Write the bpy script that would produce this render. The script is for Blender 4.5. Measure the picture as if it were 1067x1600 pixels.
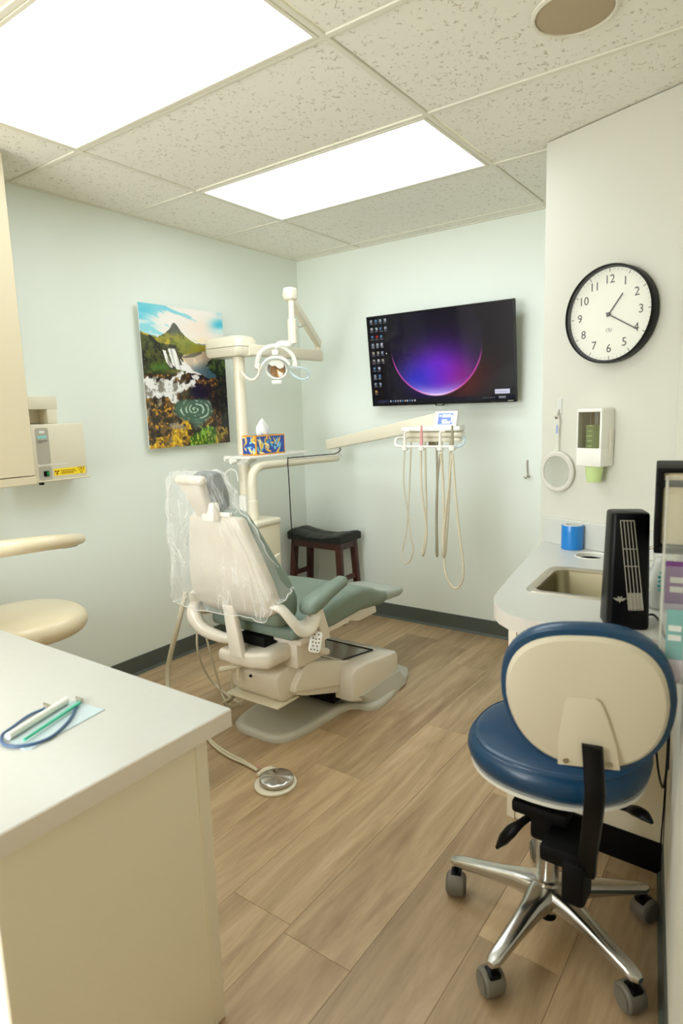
import bpy, bmesh, math, random
import numpy as np
from mathutils import Vector, Matrix
from mathutils.geometry import tessellate_polygon

for o in list(bpy.data.objects): bpy.data.objects.remove(o)
random.seed(7); rng = np.random.default_rng(7)
SC = bpy.context.scene; COL = SC.collection
PI = math.pi
# ------------------------------------------------------------------ camera
F = 986.949
CAM = Vector((2.9071, -3.5908, 1.4005))
def _rot(p, y, r):
    R0 = Matrix(((1,0,0),(0,0,-1),(0,1,0)))
    Ry = Matrix(((math.cos(y),-math.sin(y),0),(math.sin(y),math.cos(y),0),(0,0,1)))
    Rp = Matrix(((1,0,0),(0,math.cos(p),-math.sin(p)),(0,math.sin(p),math.cos(p))))
    Rr = Matrix(((math.cos(r),-math.sin(r),0),(math.sin(r),math.cos(r),0),(0,0,1)))
    return Rr @ Rp @ R0 @ Ry.transposed()
RC = _rot(.154340902, .624694817, -.0316500962)
cd = bpy.data.cameras.new('camera'); cam = bpy.data.objects.new('camera', cd); COL.objects.link(cam)
cd.sensor_fit = 'VERTICAL'; cd.sensor_height = 36; cd.lens = F/1600*36; cd.clip_start = .01
mw = Matrix.Identity(4)
for i in range(3):
    mw[i][0] = RC[0][i]; mw[i][1] = -RC[1][i]; mw[i][2] = -RC[2][i]; mw[i][3] = CAM[i]
cam.matrix_world = mw
cd.dof.use_dof = True; cd.dof.focus_distance = 3.0; cd.dof.aperture_fstop = 3.5
SC.camera = cam
def ray(u, v):
    d = Vector(((u-533.5)/F, (v-800)/F, 1)); return RC.transposed() @ d
def P(u, v, ax, val):                         # pixel seen on a real plane x / y / z = val
    d = ray(u, v); t = (val-CAM[ax])/d[ax]; return CAM + d*t
# ------------------------------------------------------------------ light
SC.view_settings.view_transform = 'Standard'; SC.view_settings.look = 'None'
SC.view_settings.gamma = 1.0; SC.view_settings.use_curve_mapping = False
EXPO = 1.27
SC.view_settings.exposure = EXPO
PANEL = 2.6; REAR_FILL = 5.3
SC.cycles.max_bounces = 14; SC.cycles.diffuse_bounces = 10; SC.cycles.transparent_max_bounces = 16
w = bpy.data.worlds.new('world'); SC.world = w; w.use_nodes = True
w.node_tree.nodes['Background'].inputs[0].default_value = (.9, .95, 1, 1)
w.node_tree.nodes['Background'].inputs[1].default_value = .2
H = 2.4534
# fill lamp added out of view behind the camera to brighten the room
wl = bpy.data.lights.new('rear_fill_light', 'AREA'); wl.shape = 'RECTANGLE'; wl.size = 2.0; wl.size_y = 1.5
wl.energy = REAR_FILL*PI*3.0; wl.color = (.935, .978, 1)
wlo = bpy.data.objects.new('rear_fill_light', wl); COL.objects.link(wlo); wlo.location = (1.2, -5.36, 1.45); wlo.rotation_euler = (PI/2, 0, 0)
# ------------------------------------------------------------------ materials
def lin(c):
    if isinstance(c, str): c = tuple(int(c[i:i+2], 16) for i in (0, 2, 4))
    return tuple((x/255/12.92 if x/255 <= .04045 else ((x/255+.055)/1.055)**2.4) for x in c)
def mat(name, col, rough=.5, metal=0, coat=0, bump=0, bscale=200, var=0, vscale=8, alpha=1, trans=0, emis=0, spec=.5, ior=1.45):
    m = bpy.data.materials.new(name); m.use_nodes = True; nt = m.node_tree; b = nt.nodes['Principled BSDF']
    c = lin(col); b.inputs['Base Color'].default_value = (*c, 1)
    b.inputs['Roughness'].default_value = rough; b.inputs['Metallic'].default_value = metal
    b.inputs['Coat Weight'].default_value = coat; b.inputs['Alpha'].default_value = alpha
    b.inputs['Transmission Weight'].default_value = trans; b.inputs['Specular IOR Level'].default_value = spec
    b.inputs['IOR'].default_value = ior
    if emis:
        b.inputs['Emission Color'].default_value = (*c, 1); b.inputs['Emission Strength'].default_value = emis
    if bump or var:
        tc = nt.nodes.new('ShaderNodeTexCoord')
        n = nt.nodes.new('ShaderNodeTexNoise'); n.inputs['Scale'].default_value = bscale; n.inputs['Detail'].default_value = 4
        nt.links.new(tc.outputs['Object'], n.inputs['Vector'])
        if bump:
            bp = nt.nodes.new('ShaderNodeBump'); bp.inputs['Strength'].default_value = bump; bp.inputs['Distance'].default_value = .002
            nt.links.new(n.outputs['Fac'], bp.inputs['Height']); nt.links.new(bp.outputs['Normal'], b.inputs['Normal'])
        if var:
            n2 = nt.nodes.new('ShaderNodeTexNoise'); n2.inputs['Scale'].default_value = vscale; n2.inputs['Detail'].default_value = 5
            nt.links.new(tc.outputs['Object'], n2.inputs['Vector'])
            mx = nt.nodes.new('ShaderNodeMix'); mx.data_type = 'RGBA'
            mx.inputs[6].default_value = (*[x*(1-var) for x in c], 1); mx.inputs[7].default_value = (*[min(1, x*(1+var)) for x in c], 1)
            nt.links.new(n2.outputs['Fac'], mx.inputs[0]); nt.links.new(mx.outputs[2], b.inputs['Base Color'])
    return m
def attr_mat(name, rough=.4, emis=0, coat=0, basecol=True):
    m = bpy.data.materials.new(name); m.use_nodes = True; nt = m.node_tree; b = nt.nodes['Principled BSDF']
    a = nt.nodes.new('ShaderNodeAttribute'); a.attribute_name = 'paint'
    b.inputs['Roughness'].default_value = rough; b.inputs['Coat Weight'].default_value = coat
    if basecol: nt.links.new(a.outputs['Color'], b.inputs['Base Color'])
    else: b.inputs['Base Color'].default_value = (.002, .002, .003, 1); b.inputs['Specular IOR Level'].default_value = .22
    if emis:
        nt.links.new(a.outputs['Color'], b.inputs['Emission Color']); b.inputs['Emission Strength'].default_value = emis
    return m
M = {}
M['mint'] = mat('mint_wall_paint', (229, 235, 227), .55, bump=.08, bscale=260)
M['cream'] = mat('cream_wall_paint', (218, 215, 202), .55, bump=.08, bscale=260)
M['grid'] = mat('ceiling_grid_paint', (226, 222, 207), .5)
M['panel_frame'] = mat('light_frame_paint', (225, 220, 203), .4)
M['diffuser'] = mat('light_diffuser', (241, 250, 255), .5, emis=PANEL)
M['cove'] = mat('grey_vinyl_cove', (82, 88, 82), .45)
M['laminate'] = mat('pale_laminate', (200, 200, 193), .32, bump=.03, bscale=500, var=.03, vscale=60)
M['lam_edge'] = mat('laminate_edge', (208, 200, 190), .38)
M['cabinet'] = mat('beige_cabinet', (246, 237, 216), .45, bump=.05, bscale=300)
M['cabinet_light'] = mat('beige_cabinet_trim', (240, 231, 210), .45)
M['white'] = mat('white_plastic', (234, 226, 212), .3, coat=.2)
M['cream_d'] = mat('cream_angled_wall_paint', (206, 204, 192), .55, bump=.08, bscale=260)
M['cupboard'] = mat('cupboard_beige', (200, 188, 160), .45, bump=.05, bscale=300)
M['white_shell'] = mat('back_shell_plastic', (204, 195, 178), .3, coat=.2)
M['hook_clear'] = mat('hook_plastic', (228, 229, 224), .3, alpha=.75)
M['desk_edge'] = mat('desk_edge_laminate', (236, 226, 216), .4)
M['ivory'] = mat('ivory_metal', (226, 218, 196), .32, coat=.15)
M['ivory2'] = mat('ivory_cover', (218, 207, 180), .35)
M['offwhite'] = mat('clean_white', (233, 232, 224), .3, coat=.2)
M['beige_vinyl'] = mat('beige_vinyl', (221, 207, 176), .3, coat=.25)
M['sage'] = mat('sage_vinyl', (122, 137, 124), .42, bump=.15, bscale=700, spec=.4)
M['sage_light'] = mat('sage_grey_vinyl', (172, 180, 170), .4, bump=.1, bscale=700)
M['grey_pad'] = mat('grey_headrest_vinyl', (98, 104, 99), .5, bump=.15, bscale=700)
M['base_grey'] = mat('base_grey_plastic', (192, 189, 176), .38)
M['cover_grey'] = mat('glossy_grey_cover', (165, 163, 152), .12, coat=.5)
M['shade'] = mat('dark_gap', (16, 15, 14), .6, spec=.2)
M['hose'] = mat('beige_hose', (208, 199, 174), .45)
M['hose_d'] = mat('grey_hose', (150, 143, 120), .45)
M['black'] = mat('black_plastic', (5, 5, 6), .38, spec=.22)
M['black_m'] = mat('black_matte', (7, 6, 6), .6, spec=.2)
M['black_gloss'] = mat('black_gloss', (5, 5, 6), .22, coat=.15, spec=.3)
M['cable'] = mat('black_cable', (12, 11, 11), .5, spec=.25)
M['chrome'] = mat('polished_metal', (205, 203, 198), .18, metal=1)
M['brushed'] = mat('brushed_steel', (196, 190, 178), .3, metal=1, bump=.05, bscale=400)
M['steel'] = mat('sink_steel', (150, 141, 114), .33, metal=1, bump=.04, bscale=300)
M['caster'] = mat('grey_caster', (112, 107, 95), .5)
M['blue'] = mat('blue_vinyl', (13, 60, 94), .3, coat=.15, bump=.1, bscale=500)
M['shell'] = mat('stool_shell', (204, 194, 172), .42)
M['dark_leather'] = mat('dark_leather', (30, 32, 27), .42, spec=.3, bump=.25, bscale=300)
M['mahogany'] = mat('mahogany_wood', (66, 26, 16), .35, var=.4, vscale=20, coat=.2)
M['pink'] = mat('pink_grip', (213, 150, 150), .4)
M['bluetape'] = mat('blue_barrier_film', (20, 122, 200), .3, coat=.3)
M['green_cup'] = mat('green_cup', (196, 216, 150), .4)
M['smoked'] = mat('smoked_window', (92, 84, 62), .08, alpha=.3)
M['mirror'] = mat('mirror_glass', (240, 240, 238), .02, metal=1)
M['clear'] = mat('clear_acrylic', (232, 236, 232), .06, alpha=.14, coat=.3)
M['clear_edge'] = mat('acrylic_edge', (232, 230, 220), .12, alpha=.45)
M['purple'] = mat('purple_print', (128, 72, 150), .4)
M['teal'] = mat('teal_print', (20, 160, 160), .4)
M['whiteprint'] = mat('white_print', (236, 236, 232), .5)
M['lilac'] = mat('lilac_print', (206, 190, 206), .5)
M['paper'] = mat('cream_paper', (222, 205, 168), .7)
M['tissue'] = mat('tissue_paper', (240, 240, 236), .8)
M['orange'] = mat('orange_border', (232, 160, 40), .45)
M['cord_blue'] = mat('blue_cord', (64, 92, 128), .4)
M['green_rod'] = mat('green_plastic', (42, 186, 146), .3, coat=.3)
M['pale_blue'] = mat('pale_blue_sheet', (186, 202, 206), .5)
M['dial'] = mat('clock_dial', (226, 225, 212), .5)
M['ink'] = mat('dark_ink', (52, 50, 46), .5)
M['ink_l'] = mat('light_ink', (160, 156, 144), .5)
M['yellow'] = mat('yellow_label', (255, 224, 36), .45)
M['redink'] = mat('label_red', (120, 40, 10), .5)
M['panel_grey'] = mat('grey_overlay', (180, 175, 160), .4)
M['teal_led'] = mat('teal_display', (140, 214, 210), .3)
M['green_led'] = mat('green_rocker', (10, 110, 50), .25, emis=.25)
M['speaker'] = mat('speaker_mesh', (176, 158, 130), .7, bump=.2, bscale=900)
M['lcd'] = mat('lcd_blue', (104, 124, 235), .3, emis=.16)
M['lcd_w'] = mat('lcd_white', (225, 232, 250), .3, emis=.18)
M['amber'] = mat('amber_reflector', (176, 138, 100), .15, metal=.6)
M['handle_clear'] = mat('clear_blue_handle', (196, 214, 220), .1, alpha=.45)
M['bagwhite'] = mat('white_packet', (225, 224, 218), .6)
M['darkbtn'] = mat('dark_button', (60, 62, 70), .4)
M['grille'] = mat('grille_grey', (168, 162, 146), .4)
def ceiling_mat():
    m = bpy.data.materials.new('fissured_tile'); m.use_nodes = True; nt = m.node_tree; b = nt.nodes['Principled BSDF']
    b.inputs['Roughness'].default_value = .85; b.inputs['Specular IOR Level'].default_value = .2
    N = nt.nodes.new; L = nt.links.new
    g = N('ShaderNodeNewGeometry')
    no = N('ShaderNodeTexNoise'); no.inputs['Scale'].default_value = 34; no.inputs['Detail'].default_value = 2
    ma = N('ShaderNodeMixRGB'); ma.blend_type = 'ADD'; ma.inputs[0].default_value = .03
    L(g.outputs['Position'], no.inputs['Vector']); L(g.outputs['Position'], ma.inputs[1]); L(no.outputs['Color'], ma.inputs[2])
    vo = N('ShaderNodeTexVoronoi'); vo.feature = 'DISTANCE_TO_EDGE'; vo.inputs['Scale'].default_value = 52
    L(ma.outputs[0], vo.inputs['Vector'])
    r1 = N('ShaderNodeValToRGB'); r1.color_ramp.elements[0].position = .03; r1.color_ramp.elements[0].color = (1,1,1,1)
    r1.color_ramp.elements[1].position = .085; r1.color_ramp.elements[1].color = (0,0,0,1); L(vo.outputs['Distance'], r1.inputs[0])
    n2 = N('ShaderNodeTexNoise'); n2.inputs['Scale'].default_value = 60; n2.inputs['Detail'].default_value = 1; L(g.outputs['Position'], n2.inputs['Vector'])
    r2 = N('ShaderNodeValToRGB'); r2.color_ramp.elements[0].position = .58; r2.color_ramp.elements[1].position = .64; L(n2.outputs['Fac'], r2.inputs[0])
    mu = N('ShaderNodeMath'); mu.operation = 'MULTIPLY'; L(r1.outputs[0], mu.inputs[0]); L(r2.outputs[0], mu.inputs[1])
    mx = N('ShaderNodeMix'); mx.data_type = 'RGBA'; mx.inputs[6].default_value = (*lin((237, 234, 224)), 1); mx.inputs[7].default_value = (*lin((200, 191, 170)), 1)
    L(mu.outputs[0], mx.inputs[0]); L(mx.outputs[2], b.inputs['Base Color'])
    bp = N('ShaderNodeBump'); bp.invert = True; bp.inputs['Strength'].default_value = .5; bp.inputs['Distance'].default_value = .003
    L(mu.outputs[0], bp.inputs['Height']); L(bp.outputs['Normal'], b.inputs['Normal'])
    return m
M['tile'] = ceiling_mat()
def plank_mat():
    m = bpy.data.materials.new('oak_plank'); m.use_nodes = True; nt = m.node_tree; b = nt.nodes['Principled BSDF']
    N = nt.nodes.new; L = nt.links.new
    tc = N('ShaderNodeTexCoord'); oi = N('ShaderNodeObjectInfo')
    mp = N('ShaderNodeMapping'); mp.inputs['Scale'].default_value = (1, .09, 1); L(tc.outputs['Object'], mp.inputs[0])
    cmb = N('ShaderNodeCombineXYZ'); mt = N('ShaderNodeMath'); mt.operation = 'MULTIPLY'; mt.inputs[1].default_value = 40; L(oi.outputs['Random'], mt.inputs[0]); L(mt.outputs[0], cmb.inputs[1]); L(mt.outputs[0], cmb.inputs[2])
    L(cmb.outputs[0], mp.inputs['Location'])
    n1 = N('ShaderNodeTexNoise'); n1.inputs['Scale'].default_value = 16; n1.inputs['Detail'].default_value = 8; n1.inputs['Roughness'].default_value = .65; n1.inputs['Distortion'].default_value = .6; L(mp.outputs[0], n1.inputs['Vector'])
    wv = N('ShaderNodeTexNoise'); wv.inputs['Scale'].default_value = 140; wv.inputs['Detail'].default_value = 3; L(mp.outputs[0], wv.inputs['Vector'])
    n3 = N('ShaderNodeTexNoise'); n3.inputs['Scale'].default_value = 3.2; n3.inputs['Detail'].default_value = 3
    mp3 = N('ShaderNodeMapping'); mp3.inputs['Scale'].default_value = (1.6, .55, 1); L(tc.outputs['Object'], mp3.inputs[0]); L(cmb.outputs[0], mp3.inputs['Location']); L(mp3.outputs[0], n3.inputs['Vector'])
    r = N('ShaderNodeValToRGB'); e = r.color_ramp.elements
    e[0].position = .3; e[0].color = (*lin((150, 122, 86)), 1); e[1].position = .68; e[1].color = (*lin((198, 170, 132)), 1)
    k = e.new(.5); k.color = (*lin((178, 150, 112)), 1)
    L(n1.outputs['Fac'], r.inputs[0])
    m1 = N('ShaderNodeMix'); m1.data_type = 'RGBA'; m1.blend_type = 'MULTIPLY'; m1.inputs[0].default_value = .14
    L(r.outputs[0], m1.inputs[6]); L(wv.outputs['Fac'], m1.inputs[7])
    rk = N('ShaderNodeValToRGB'); rk.color_ramp.elements[0].position = .28; rk.color_ramp.elements[0].color = (.62, .54, .44, 1); rk.color_ramp.elements[1].position = .42; rk.color_ramp.elements[1].color = (1, 1, 1, 1)
    L(n3.outputs['Fac'], rk.inputs[0])
    m2 = N('ShaderNodeMix'); m2.data_type = 'RGBA'; m2.blend_type = 'MULTIPLY'; m2.inputs[0].default_value = .6
    L(m1.outputs[2], m2.inputs[6]); L(rk.outputs[0], m2.inputs[7])
    hs = N('ShaderNodeHueSaturation'); mr = N('ShaderNodeMapRange'); mr.inputs[3].default_value = .84; mr.inputs[4].default_value = 1.2
    L(oi.outputs['Random'], mr.inputs[0]); L(mr.outputs[0], hs.inputs['Value']); hs.inputs['Saturation'].default_value = .95; L(m2.outputs[2], hs.inputs['Color'])
    L(hs.outputs[0], b.inputs['Base Color']); b.inputs['Roughness'].default_value = .42
    bp = N('ShaderNodeBump'); bp.inputs['Strength'].default_value = .12; bp.inputs['Distance'].default_value = .002; L(wv.outputs['Fac'], bp.inputs['Height']); L(bp.outputs['Normal'], b.inputs['Normal'])
    return m
M['plank'] = plank_mat()
def film_mat():
    m = bpy.data.materials.new('clear_film'); m.use_nodes = True; nt = m.node_tree; N = nt.nodes.new; L = nt.links.new
    b = nt.nodes['Principled BSDF']; b.inputs['Base Color'].default_value = (.88, .88, .86, 1); b.inputs['Roughness'].default_value = .2
    tc = N('ShaderNodeTexCoord'); last = None
    for k, (rot, sc, seed) in enumerate((((0, .5, .3), (9, 9, 1.6), 1.3), ((0, -.35, .9), (11, 11, 2.0), 7.7))):
        mp = N('ShaderNodeMapping'); mp.inputs['Rotation'].default_value = rot; mp.inputs['Scale'].default_value = sc; mp.inputs['Location'].default_value = (seed,)*3; L(tc.outputs['Object'], mp.inputs[0])
        n = N('ShaderNodeTexNoise'); n.inputs['Scale'].default_value = 1.0; n.inputs['Detail'].default_value = 3; L(mp.outputs[0], n.inputs['Vector'])
        r = N('ShaderNodeValToRGB'); e = r.color_ramp.elements; e[0].position = .485; e[0].color = (0, 0, 0, 1); e[1].position = .515; e[1].color = (0, 0, 0, 1); q = e.new(.5); q.color = (1, 1, 1, 1)
        L(n.outputs['Fac'], r.inputs[0])
        if last is None: last = r.outputs[0]
        else:
            a = N('ShaderNodeMath'); a.operation = 'MAXIMUM'; L(last, a.inputs[0]); L(r.outputs[0], a.inputs[1]); last = a.outputs[0]
    mk = N('ShaderNodeTexNoise'); mk.inputs['Scale'].default_value = 5; L(tc.outputs['Object'], mk.inputs['Vector'])
    rm = N('ShaderNodeMapRange'); rm.inputs[1].default_value = .42; rm.inputs[2].default_value = .62; rm.inputs[3].default_value = .04; rm.inputs[4].default_value = .3; L(mk.outputs['Fac'], rm.inputs[0])
    mu = N('ShaderNodeMath'); mu.operation = 'MULTIPLY_ADD'; L(last, mu.inputs[0]); L(rm.outputs[0], mu.inputs[1]); mu.inputs[2].default_value = .17
    L(mu.outputs[0], b.inputs['Alpha'])
    return m
M['film'] = film_mat()
def disc_mat():
    m = bpy.data.materials.new('radial_brushed_steel'); m.use_nodes = True; nt = m.node_tree; b = nt.nodes['Principled BSDF']
    b.inputs['Base Color'].default_value = (.6, .58, .54, 1); b.inputs['Metallic'].default_value = 1; b.inputs['Roughness'].default_value = .28
    b.inputs['Anisotropic'].default_value = .85
    t = nt.nodes.new('ShaderNodeTangent'); t.direction_type = 'RADIAL'; t.axis = 'Z'; nt.links.new(t.outputs[0], b.inputs['Tangent'])
    return m
M['spun'] = disc_mat()
# ------------------------------------------------------------------ mesh helpers
def nb(): return bmesh.new()
def add(bm, o, mtx=None):
    me = bpy.data.meshes.new('t'); o.to_mesh(me); o.free()
    if mtx is not None: me.transform(mtx)
    bm.from_mesh(me); bpy.data.meshes.remove(me); return bm
def rbox(bm, x0, x1, y0, y1, z0, z1, r=.004, seg=2, mtx=None):
    b = nb(); bmesh.ops.create_cube(b, size=1)
    for v in b.verts: v.co = Vector(((x0+x1)/2+v.co.x*(x1-x0), (y0+y1)/2+v.co.y*(y1-y0), (z0+z1)/2+v.co.z*(z1-z0)))
    if r > 0: bmesh.ops.bevel(b, geom=list(b.edges), offset=min(r, .49*min(x1-x0, y1-y0, z1-z0)), segments=seg, affect='EDGES', profile=.5)
    return add(bm, b, mtx)
def prism(bm, pts, axis, a, b_, r=0, seg=2, mtx=None):
    """polygon pts extruded along axis from a to b_; axis 0: pts=(y,z) 1: (x,z) 2: (x,y)"""
    b = nb()
    def mk(p, t): return {0: (t, p[0], p[1]), 1: (p[0], t, p[1]), 2: (p[0], p[1], t)}[axis]
    A = [b.verts.new(mk(p, a)) for p in pts]; B = [b.verts.new(mk(p, b_)) for p in pts]
    b.faces.new(A); b.faces.new(B[::-1]); n = len(pts)
    for i in range(n): b.faces.new((A[i], B[i], B[(i+1) % n], A[(i+1) % n]))
    bmesh.ops.recalc_face_normals(b, faces=b.faces)
    if r: bmesh.ops.bevel(b, geom=list(b.edges), offset=r, segments=seg, affect='EDGES', profile=.5)
    return add(bm, b, mtx)
def loft(bm, rings, caps=True, closed=True, mtx=None):
    b = nb(); V = [[b.verts.new(p) for p in r] for r in rings]; n = len(rings[0])
    for i in range(len(V)-1):
        for j in range(n if closed else n-1): b.faces.new((V[i][j], V[i][(j+1) % n], V[i+1][(j+1) % n], V[i+1][j]))
    if caps: b.faces.new(V[0][::-1]); b.faces.new(V[-1])
    bmesh.ops.recalc_face_normals(b, faces=b.faces)
    return add(bm, b, mtx)
def lathe(bm, prof, seg=32, mtx=None):
    rings = [[(r*math.cos(2*PI*k/seg), r*math.sin(2*PI*k/seg), z) for k in range(seg)] for r, z in prof]
    return loft(bm, rings, mtx=mtx)
def smooth_path(pts, sub=6):
    pts = [Vector(p) for p in pts]
    if len(pts) < 3: return pts
    q = [pts[0]*2-pts[1]]+pts+[pts[-1]*2-pts[-2]]; out = []
    for i in range(1, len(q)-2):
        p0, p1, p2, p3 = q[i-1:i+3]
        for k in range(sub):
            t = k/sub
            out.append(.5*((2*p1)+(p2-p0)*t+(2*p0-5*p1+4*p2-p3)*t*t+(3*p1-p0-3*p2+p3)*t**3))
    out.append(pts[-1]); return out
def tube(bm, pts, r, seg=10, sub=6, smooth=True, flat=1.0, mtx=None, closed=False):
    p = smooth_path(pts, sub) if smooth else [Vector(x) for x in pts]
    n = len(p); rs = r if isinstance(r, (list, tuple)) else None; rings = []
    up = None
    for i in range(n):
        d = (p[min(i+1, n-1)]-p[max(i-1, 0)]).normalized()
        if up is None: up = Vector((0, 0, 1)) if abs(d.z) < .9 else Vector((1, 0, 0))
        s = d.cross(up).normalized(); up = s.cross(d).normalized()
        rr = r if rs is None else float(np.interp(i/(n-1), np.linspace(0, 1, len(rs)), rs))
        rings.append([p[i]+s*rr*math.cos(2*PI*k/seg)+up*rr*flat*math.sin(2*PI*k/seg) for k in range(seg)])
    return loft(bm, rings, caps=True, mtx=mtx)
def cyl(bm, a, b, r, seg=20, r2=None):
    return tube(bm, [a, b], [r, r if r2 is None else r2], seg=seg, smooth=False)
def rrect(w, h, r, n=5, cx=0, cy=0):
    out = []
    for qx, qy, a0 in ((1, 1, 0), (-1, 1, 90), (-1, -1, 180), (1, -1, 270)):
        for k in range(n+1):
            a = math.radians(a0+90*k/n); out.append((cx+qx*(w/2-r)+r*math.cos(a), cy+qy*(h/2-r)+r*math.sin(a)))
    return out
def slab(bm, outer, holes, z0, z1):
    b = nb(); loops = [outer]+holes
    tris = tessellate_polygon([[Vector((x, y, 0)) for x, y in l] for l in loops]); flat = [p for l in loops for p in l]
    T = [b.verts.new((x, y, z1)) for x, y in flat]; B = [b.verts.new((x, y, z0)) for x, y in flat]
    for t in tris:
        b.faces.new([T[i] for i in t]); b.faces.new([B[i] for i in t][::-1])
    o = 0
    for l in loops:
        n = len(l)
        for i in range(n): b.faces.new((T[o+i], T[o+(i+1) % n], B[o+(i+1) % n], B[o+i]))
        o += n
    bmesh.ops.recalc_face_normals(b, faces=b.faces)
    return add(bm, b)
def frame(o, ex, ey, ez):
    m = Matrix.Identity(4)
    for i in range(3): m[i][0] = ex[i]; m[i][1] = ey[i]; m[i][2] = ez[i]; m[i][3] = o[i]
    return m
ORG = {}
def obj(name, bm, material, parent=None, ang=35, loc=None, kind=None, label=None, mtx=None, keep=False):
    me = bpy.data.meshes.new(name)
    if isinstance(bm, bpy.types.Mesh): me = bm
    else: bm.to_mesh(me); bm.free()
    if mtx is not None: me.transform(mtx)
    n = len(me.vertices); co = np.empty(n*3); me.vertices.foreach_get('co', co); co = co.reshape(-1, 3)
    lo, hi = co.min(0), co.max(0); c = np.array([(lo[0]+hi[0])/2, (lo[1]+hi[1])/2, lo[2]])
    me.vertices.foreach_set('co', (co-c).ravel())
    me.shade_smooth(); me.set_sharp_from_angle(angle=math.radians(ang))
    if material is not None:
        me.materials.clear(); me.materials.append(M[material] if isinstance(material, str) else material)
    o = bpy.data.objects.new(name, me); COL.objects.link(o); c = Vector(c)
    ORG[o] = c
    o.location = c-(ORG[parent] if parent else Vector()); o.parent = parent
    if kind: o['kind'] = kind
    if label: o['label'] = label
    me.update(); return o
def tag(o, label, cat, group=None, kind=None):
    o['label'] = label; o['category'] = cat
    if group: o['group'] = group
    if kind: o['kind'] = kind
    return o
def thing(name, label, cat, loc, group=None, kind=None):
    o = bpy.data.objects.new(name, None); COL.objects.link(o); o.location = loc; o.empty_display_size = .1
    ORG[o] = Vector(loc); return tag(o, label, cat, group, kind)
def grid_paint(name, img, w, h, material, parent, mtx):
    """flat printed sheet: img rows top->bottom, sRGB 0..1, one vertex per pixel"""
    ny, nx = img.shape[:2]
    X, Y = np.meshgrid(np.linspace(-w/2, w/2, nx), np.linspace(h/2, -h/2, ny))
    V = np.stack([X, Y, np.zeros_like(X)], -1).reshape(-1, 3)
    i = np.arange((ny-1)*nx).reshape(ny-1, nx)[:, :-1].ravel()
    Fc = np.stack([i, i+nx, i+nx+1, i+1], -1)
    me = bpy.data.meshes.new(name); me.from_pydata(V.tolist(), [], Fc.tolist())
    a = me.color_attributes.new('paint', 'FLOAT_COLOR', 'POINT')
    s = np.clip(img, 0, 1).reshape(-1, 3); l = np.where(s <= .04045, s/12.92, ((s+.055)/1.055)**2.4)
    a.data.foreach_set('color', np.concatenate([l, np.ones((len(l), 1))], 1).astype(np.float32).ravel())
    return obj(name, me, material, parent, mtx=mtx)
def text_bm(bm, s, size, x, y, z, mtx=None, depth=.0004, rot=0):
    cu = bpy.data.curves.new('t', 'FONT'); cu.body = s; cu.size = size; cu.align_x = 'CENTER'; cu.align_y = 'CENTER'; cu.extrude = depth; cu.resolution_u = 3
    o = bpy.data.objects.new('t', cu); me = bpy.data.meshes.new_from_object(o)
    me.transform(Matrix.Translation((x, y, z)) @ Matrix.Rotation(rot, 4, 'Z'))
    if mtx is not None: me.transform(mtx)
    bm.from_mesh(me); bpy.data.objects.remove(o); bpy.data.curves.remove(cu); bpy.data.meshes.remove(me); return bm
# wall frames: local x to the right, y up, z out of the wall
LW = frame((0, 0, 0), (0, 1, 0), (0, 0, 1), (1, 0, 0))
BW = frame((0, 0, 0), (1, 0, 0), (0, 0, 1), (0, -1, 0))
A20 = math.radians(-20); CW0 = Vector((2.012, -.85, 0)); CT = Vector((math.cos(A20), math.sin(A20), 0)); CN = Vector((math.sin(A20), -math.cos(A20), 0))
CW = frame(CW0, CT, (0, 0, 1), CN)
RD = Vector((.1695, -1, 0)).normalized(); RN = Vector((RD.y, -RD.x, 0)); RW0 = Vector((2.665, -1.664, 0))
RW = frame(RW0, RD, (0, 0, 1), RN)
def rwx(y): return 2.665+.1695*(-1.664-y)
# ------------------------------------------------------------------ setting
def structure(name, bm, m, label, cat, parent=None):
    o = obj(name, bm, m, parent); o['kind'] = 'structure'; o['label'] = label; o['category'] = cat; return o
YF = -5.2
structure('wall_left', rbox(nb(), -.1, 0, YF, .1, 0, H+.05, 0), 'mint', 'mint left wall with the landscape print', 'wall')
structure('wall_back', rbox(nb(), 0, 2.9, 0, .1, 0, H+.05, 0), 'mint', 'mint wall behind the television', 'wall')
structure('wall_diagonal', prism(nb(), [(2.012, -.004), (2.012, -.85), (2.557, -1.0484), (2.9, -1.0484), (2.9, -.004)], 2, 0, H, 0), 'cream_d', 'cream angled wall carrying the clock', 'wall')
structure('wall_right', prism(nb(), [(rwx(-1.04), -1.052), (rwx(YF), YF), (rwx(YF)+.12, YF), (rwx(-1.04)+.12, -1.052)], 2, 0, H, 0), 'cream', 'cream wall at the right edge beside the stool', 'wall')
wf = nb(); slab(wf, [(0, 0), (rwx(YF), 0), (rwx(YF), H+.05), (0, H+.05)], [[(.2, .7), (2.2, .7), (2.2, 2.2), (.2, 2.2)]], 0, .1); wf.transform(frame((0, YF, 0), (1, 0, 0), (0, 0, 1), (0, -1, 0)))
structure('wall_front', wf, 'cream', 'cream wall behind the camera, opened for the added window', 'wall')
b = nb()
for q in ((.2, 2.2, .7, .74), (.2, 2.2, 2.16, 2.2), (.2, .24, .7, 2.2), (2.16, 2.2, .7, 2.2), (1.18, 1.22, .7, 2.2)): rbox(b, q[0], q[1], YF-.07, YF-.03, q[2], q[3], .003, 1)
win = structure('added_window_1', b, 'offwhite', 'white window frame added out of view for the fill light', 'window')  # frame added out of view around the fill lamp's opening
structure('wall_light_block', rbox(nb(), 1.9, rwx(-3.85), -3.85, -3.72, 0, H, 0), 'cream', 'short unseen wall added to block light behind the camera', 'wall')  # unseen wall added to keep the fill light off the stool corner
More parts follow.
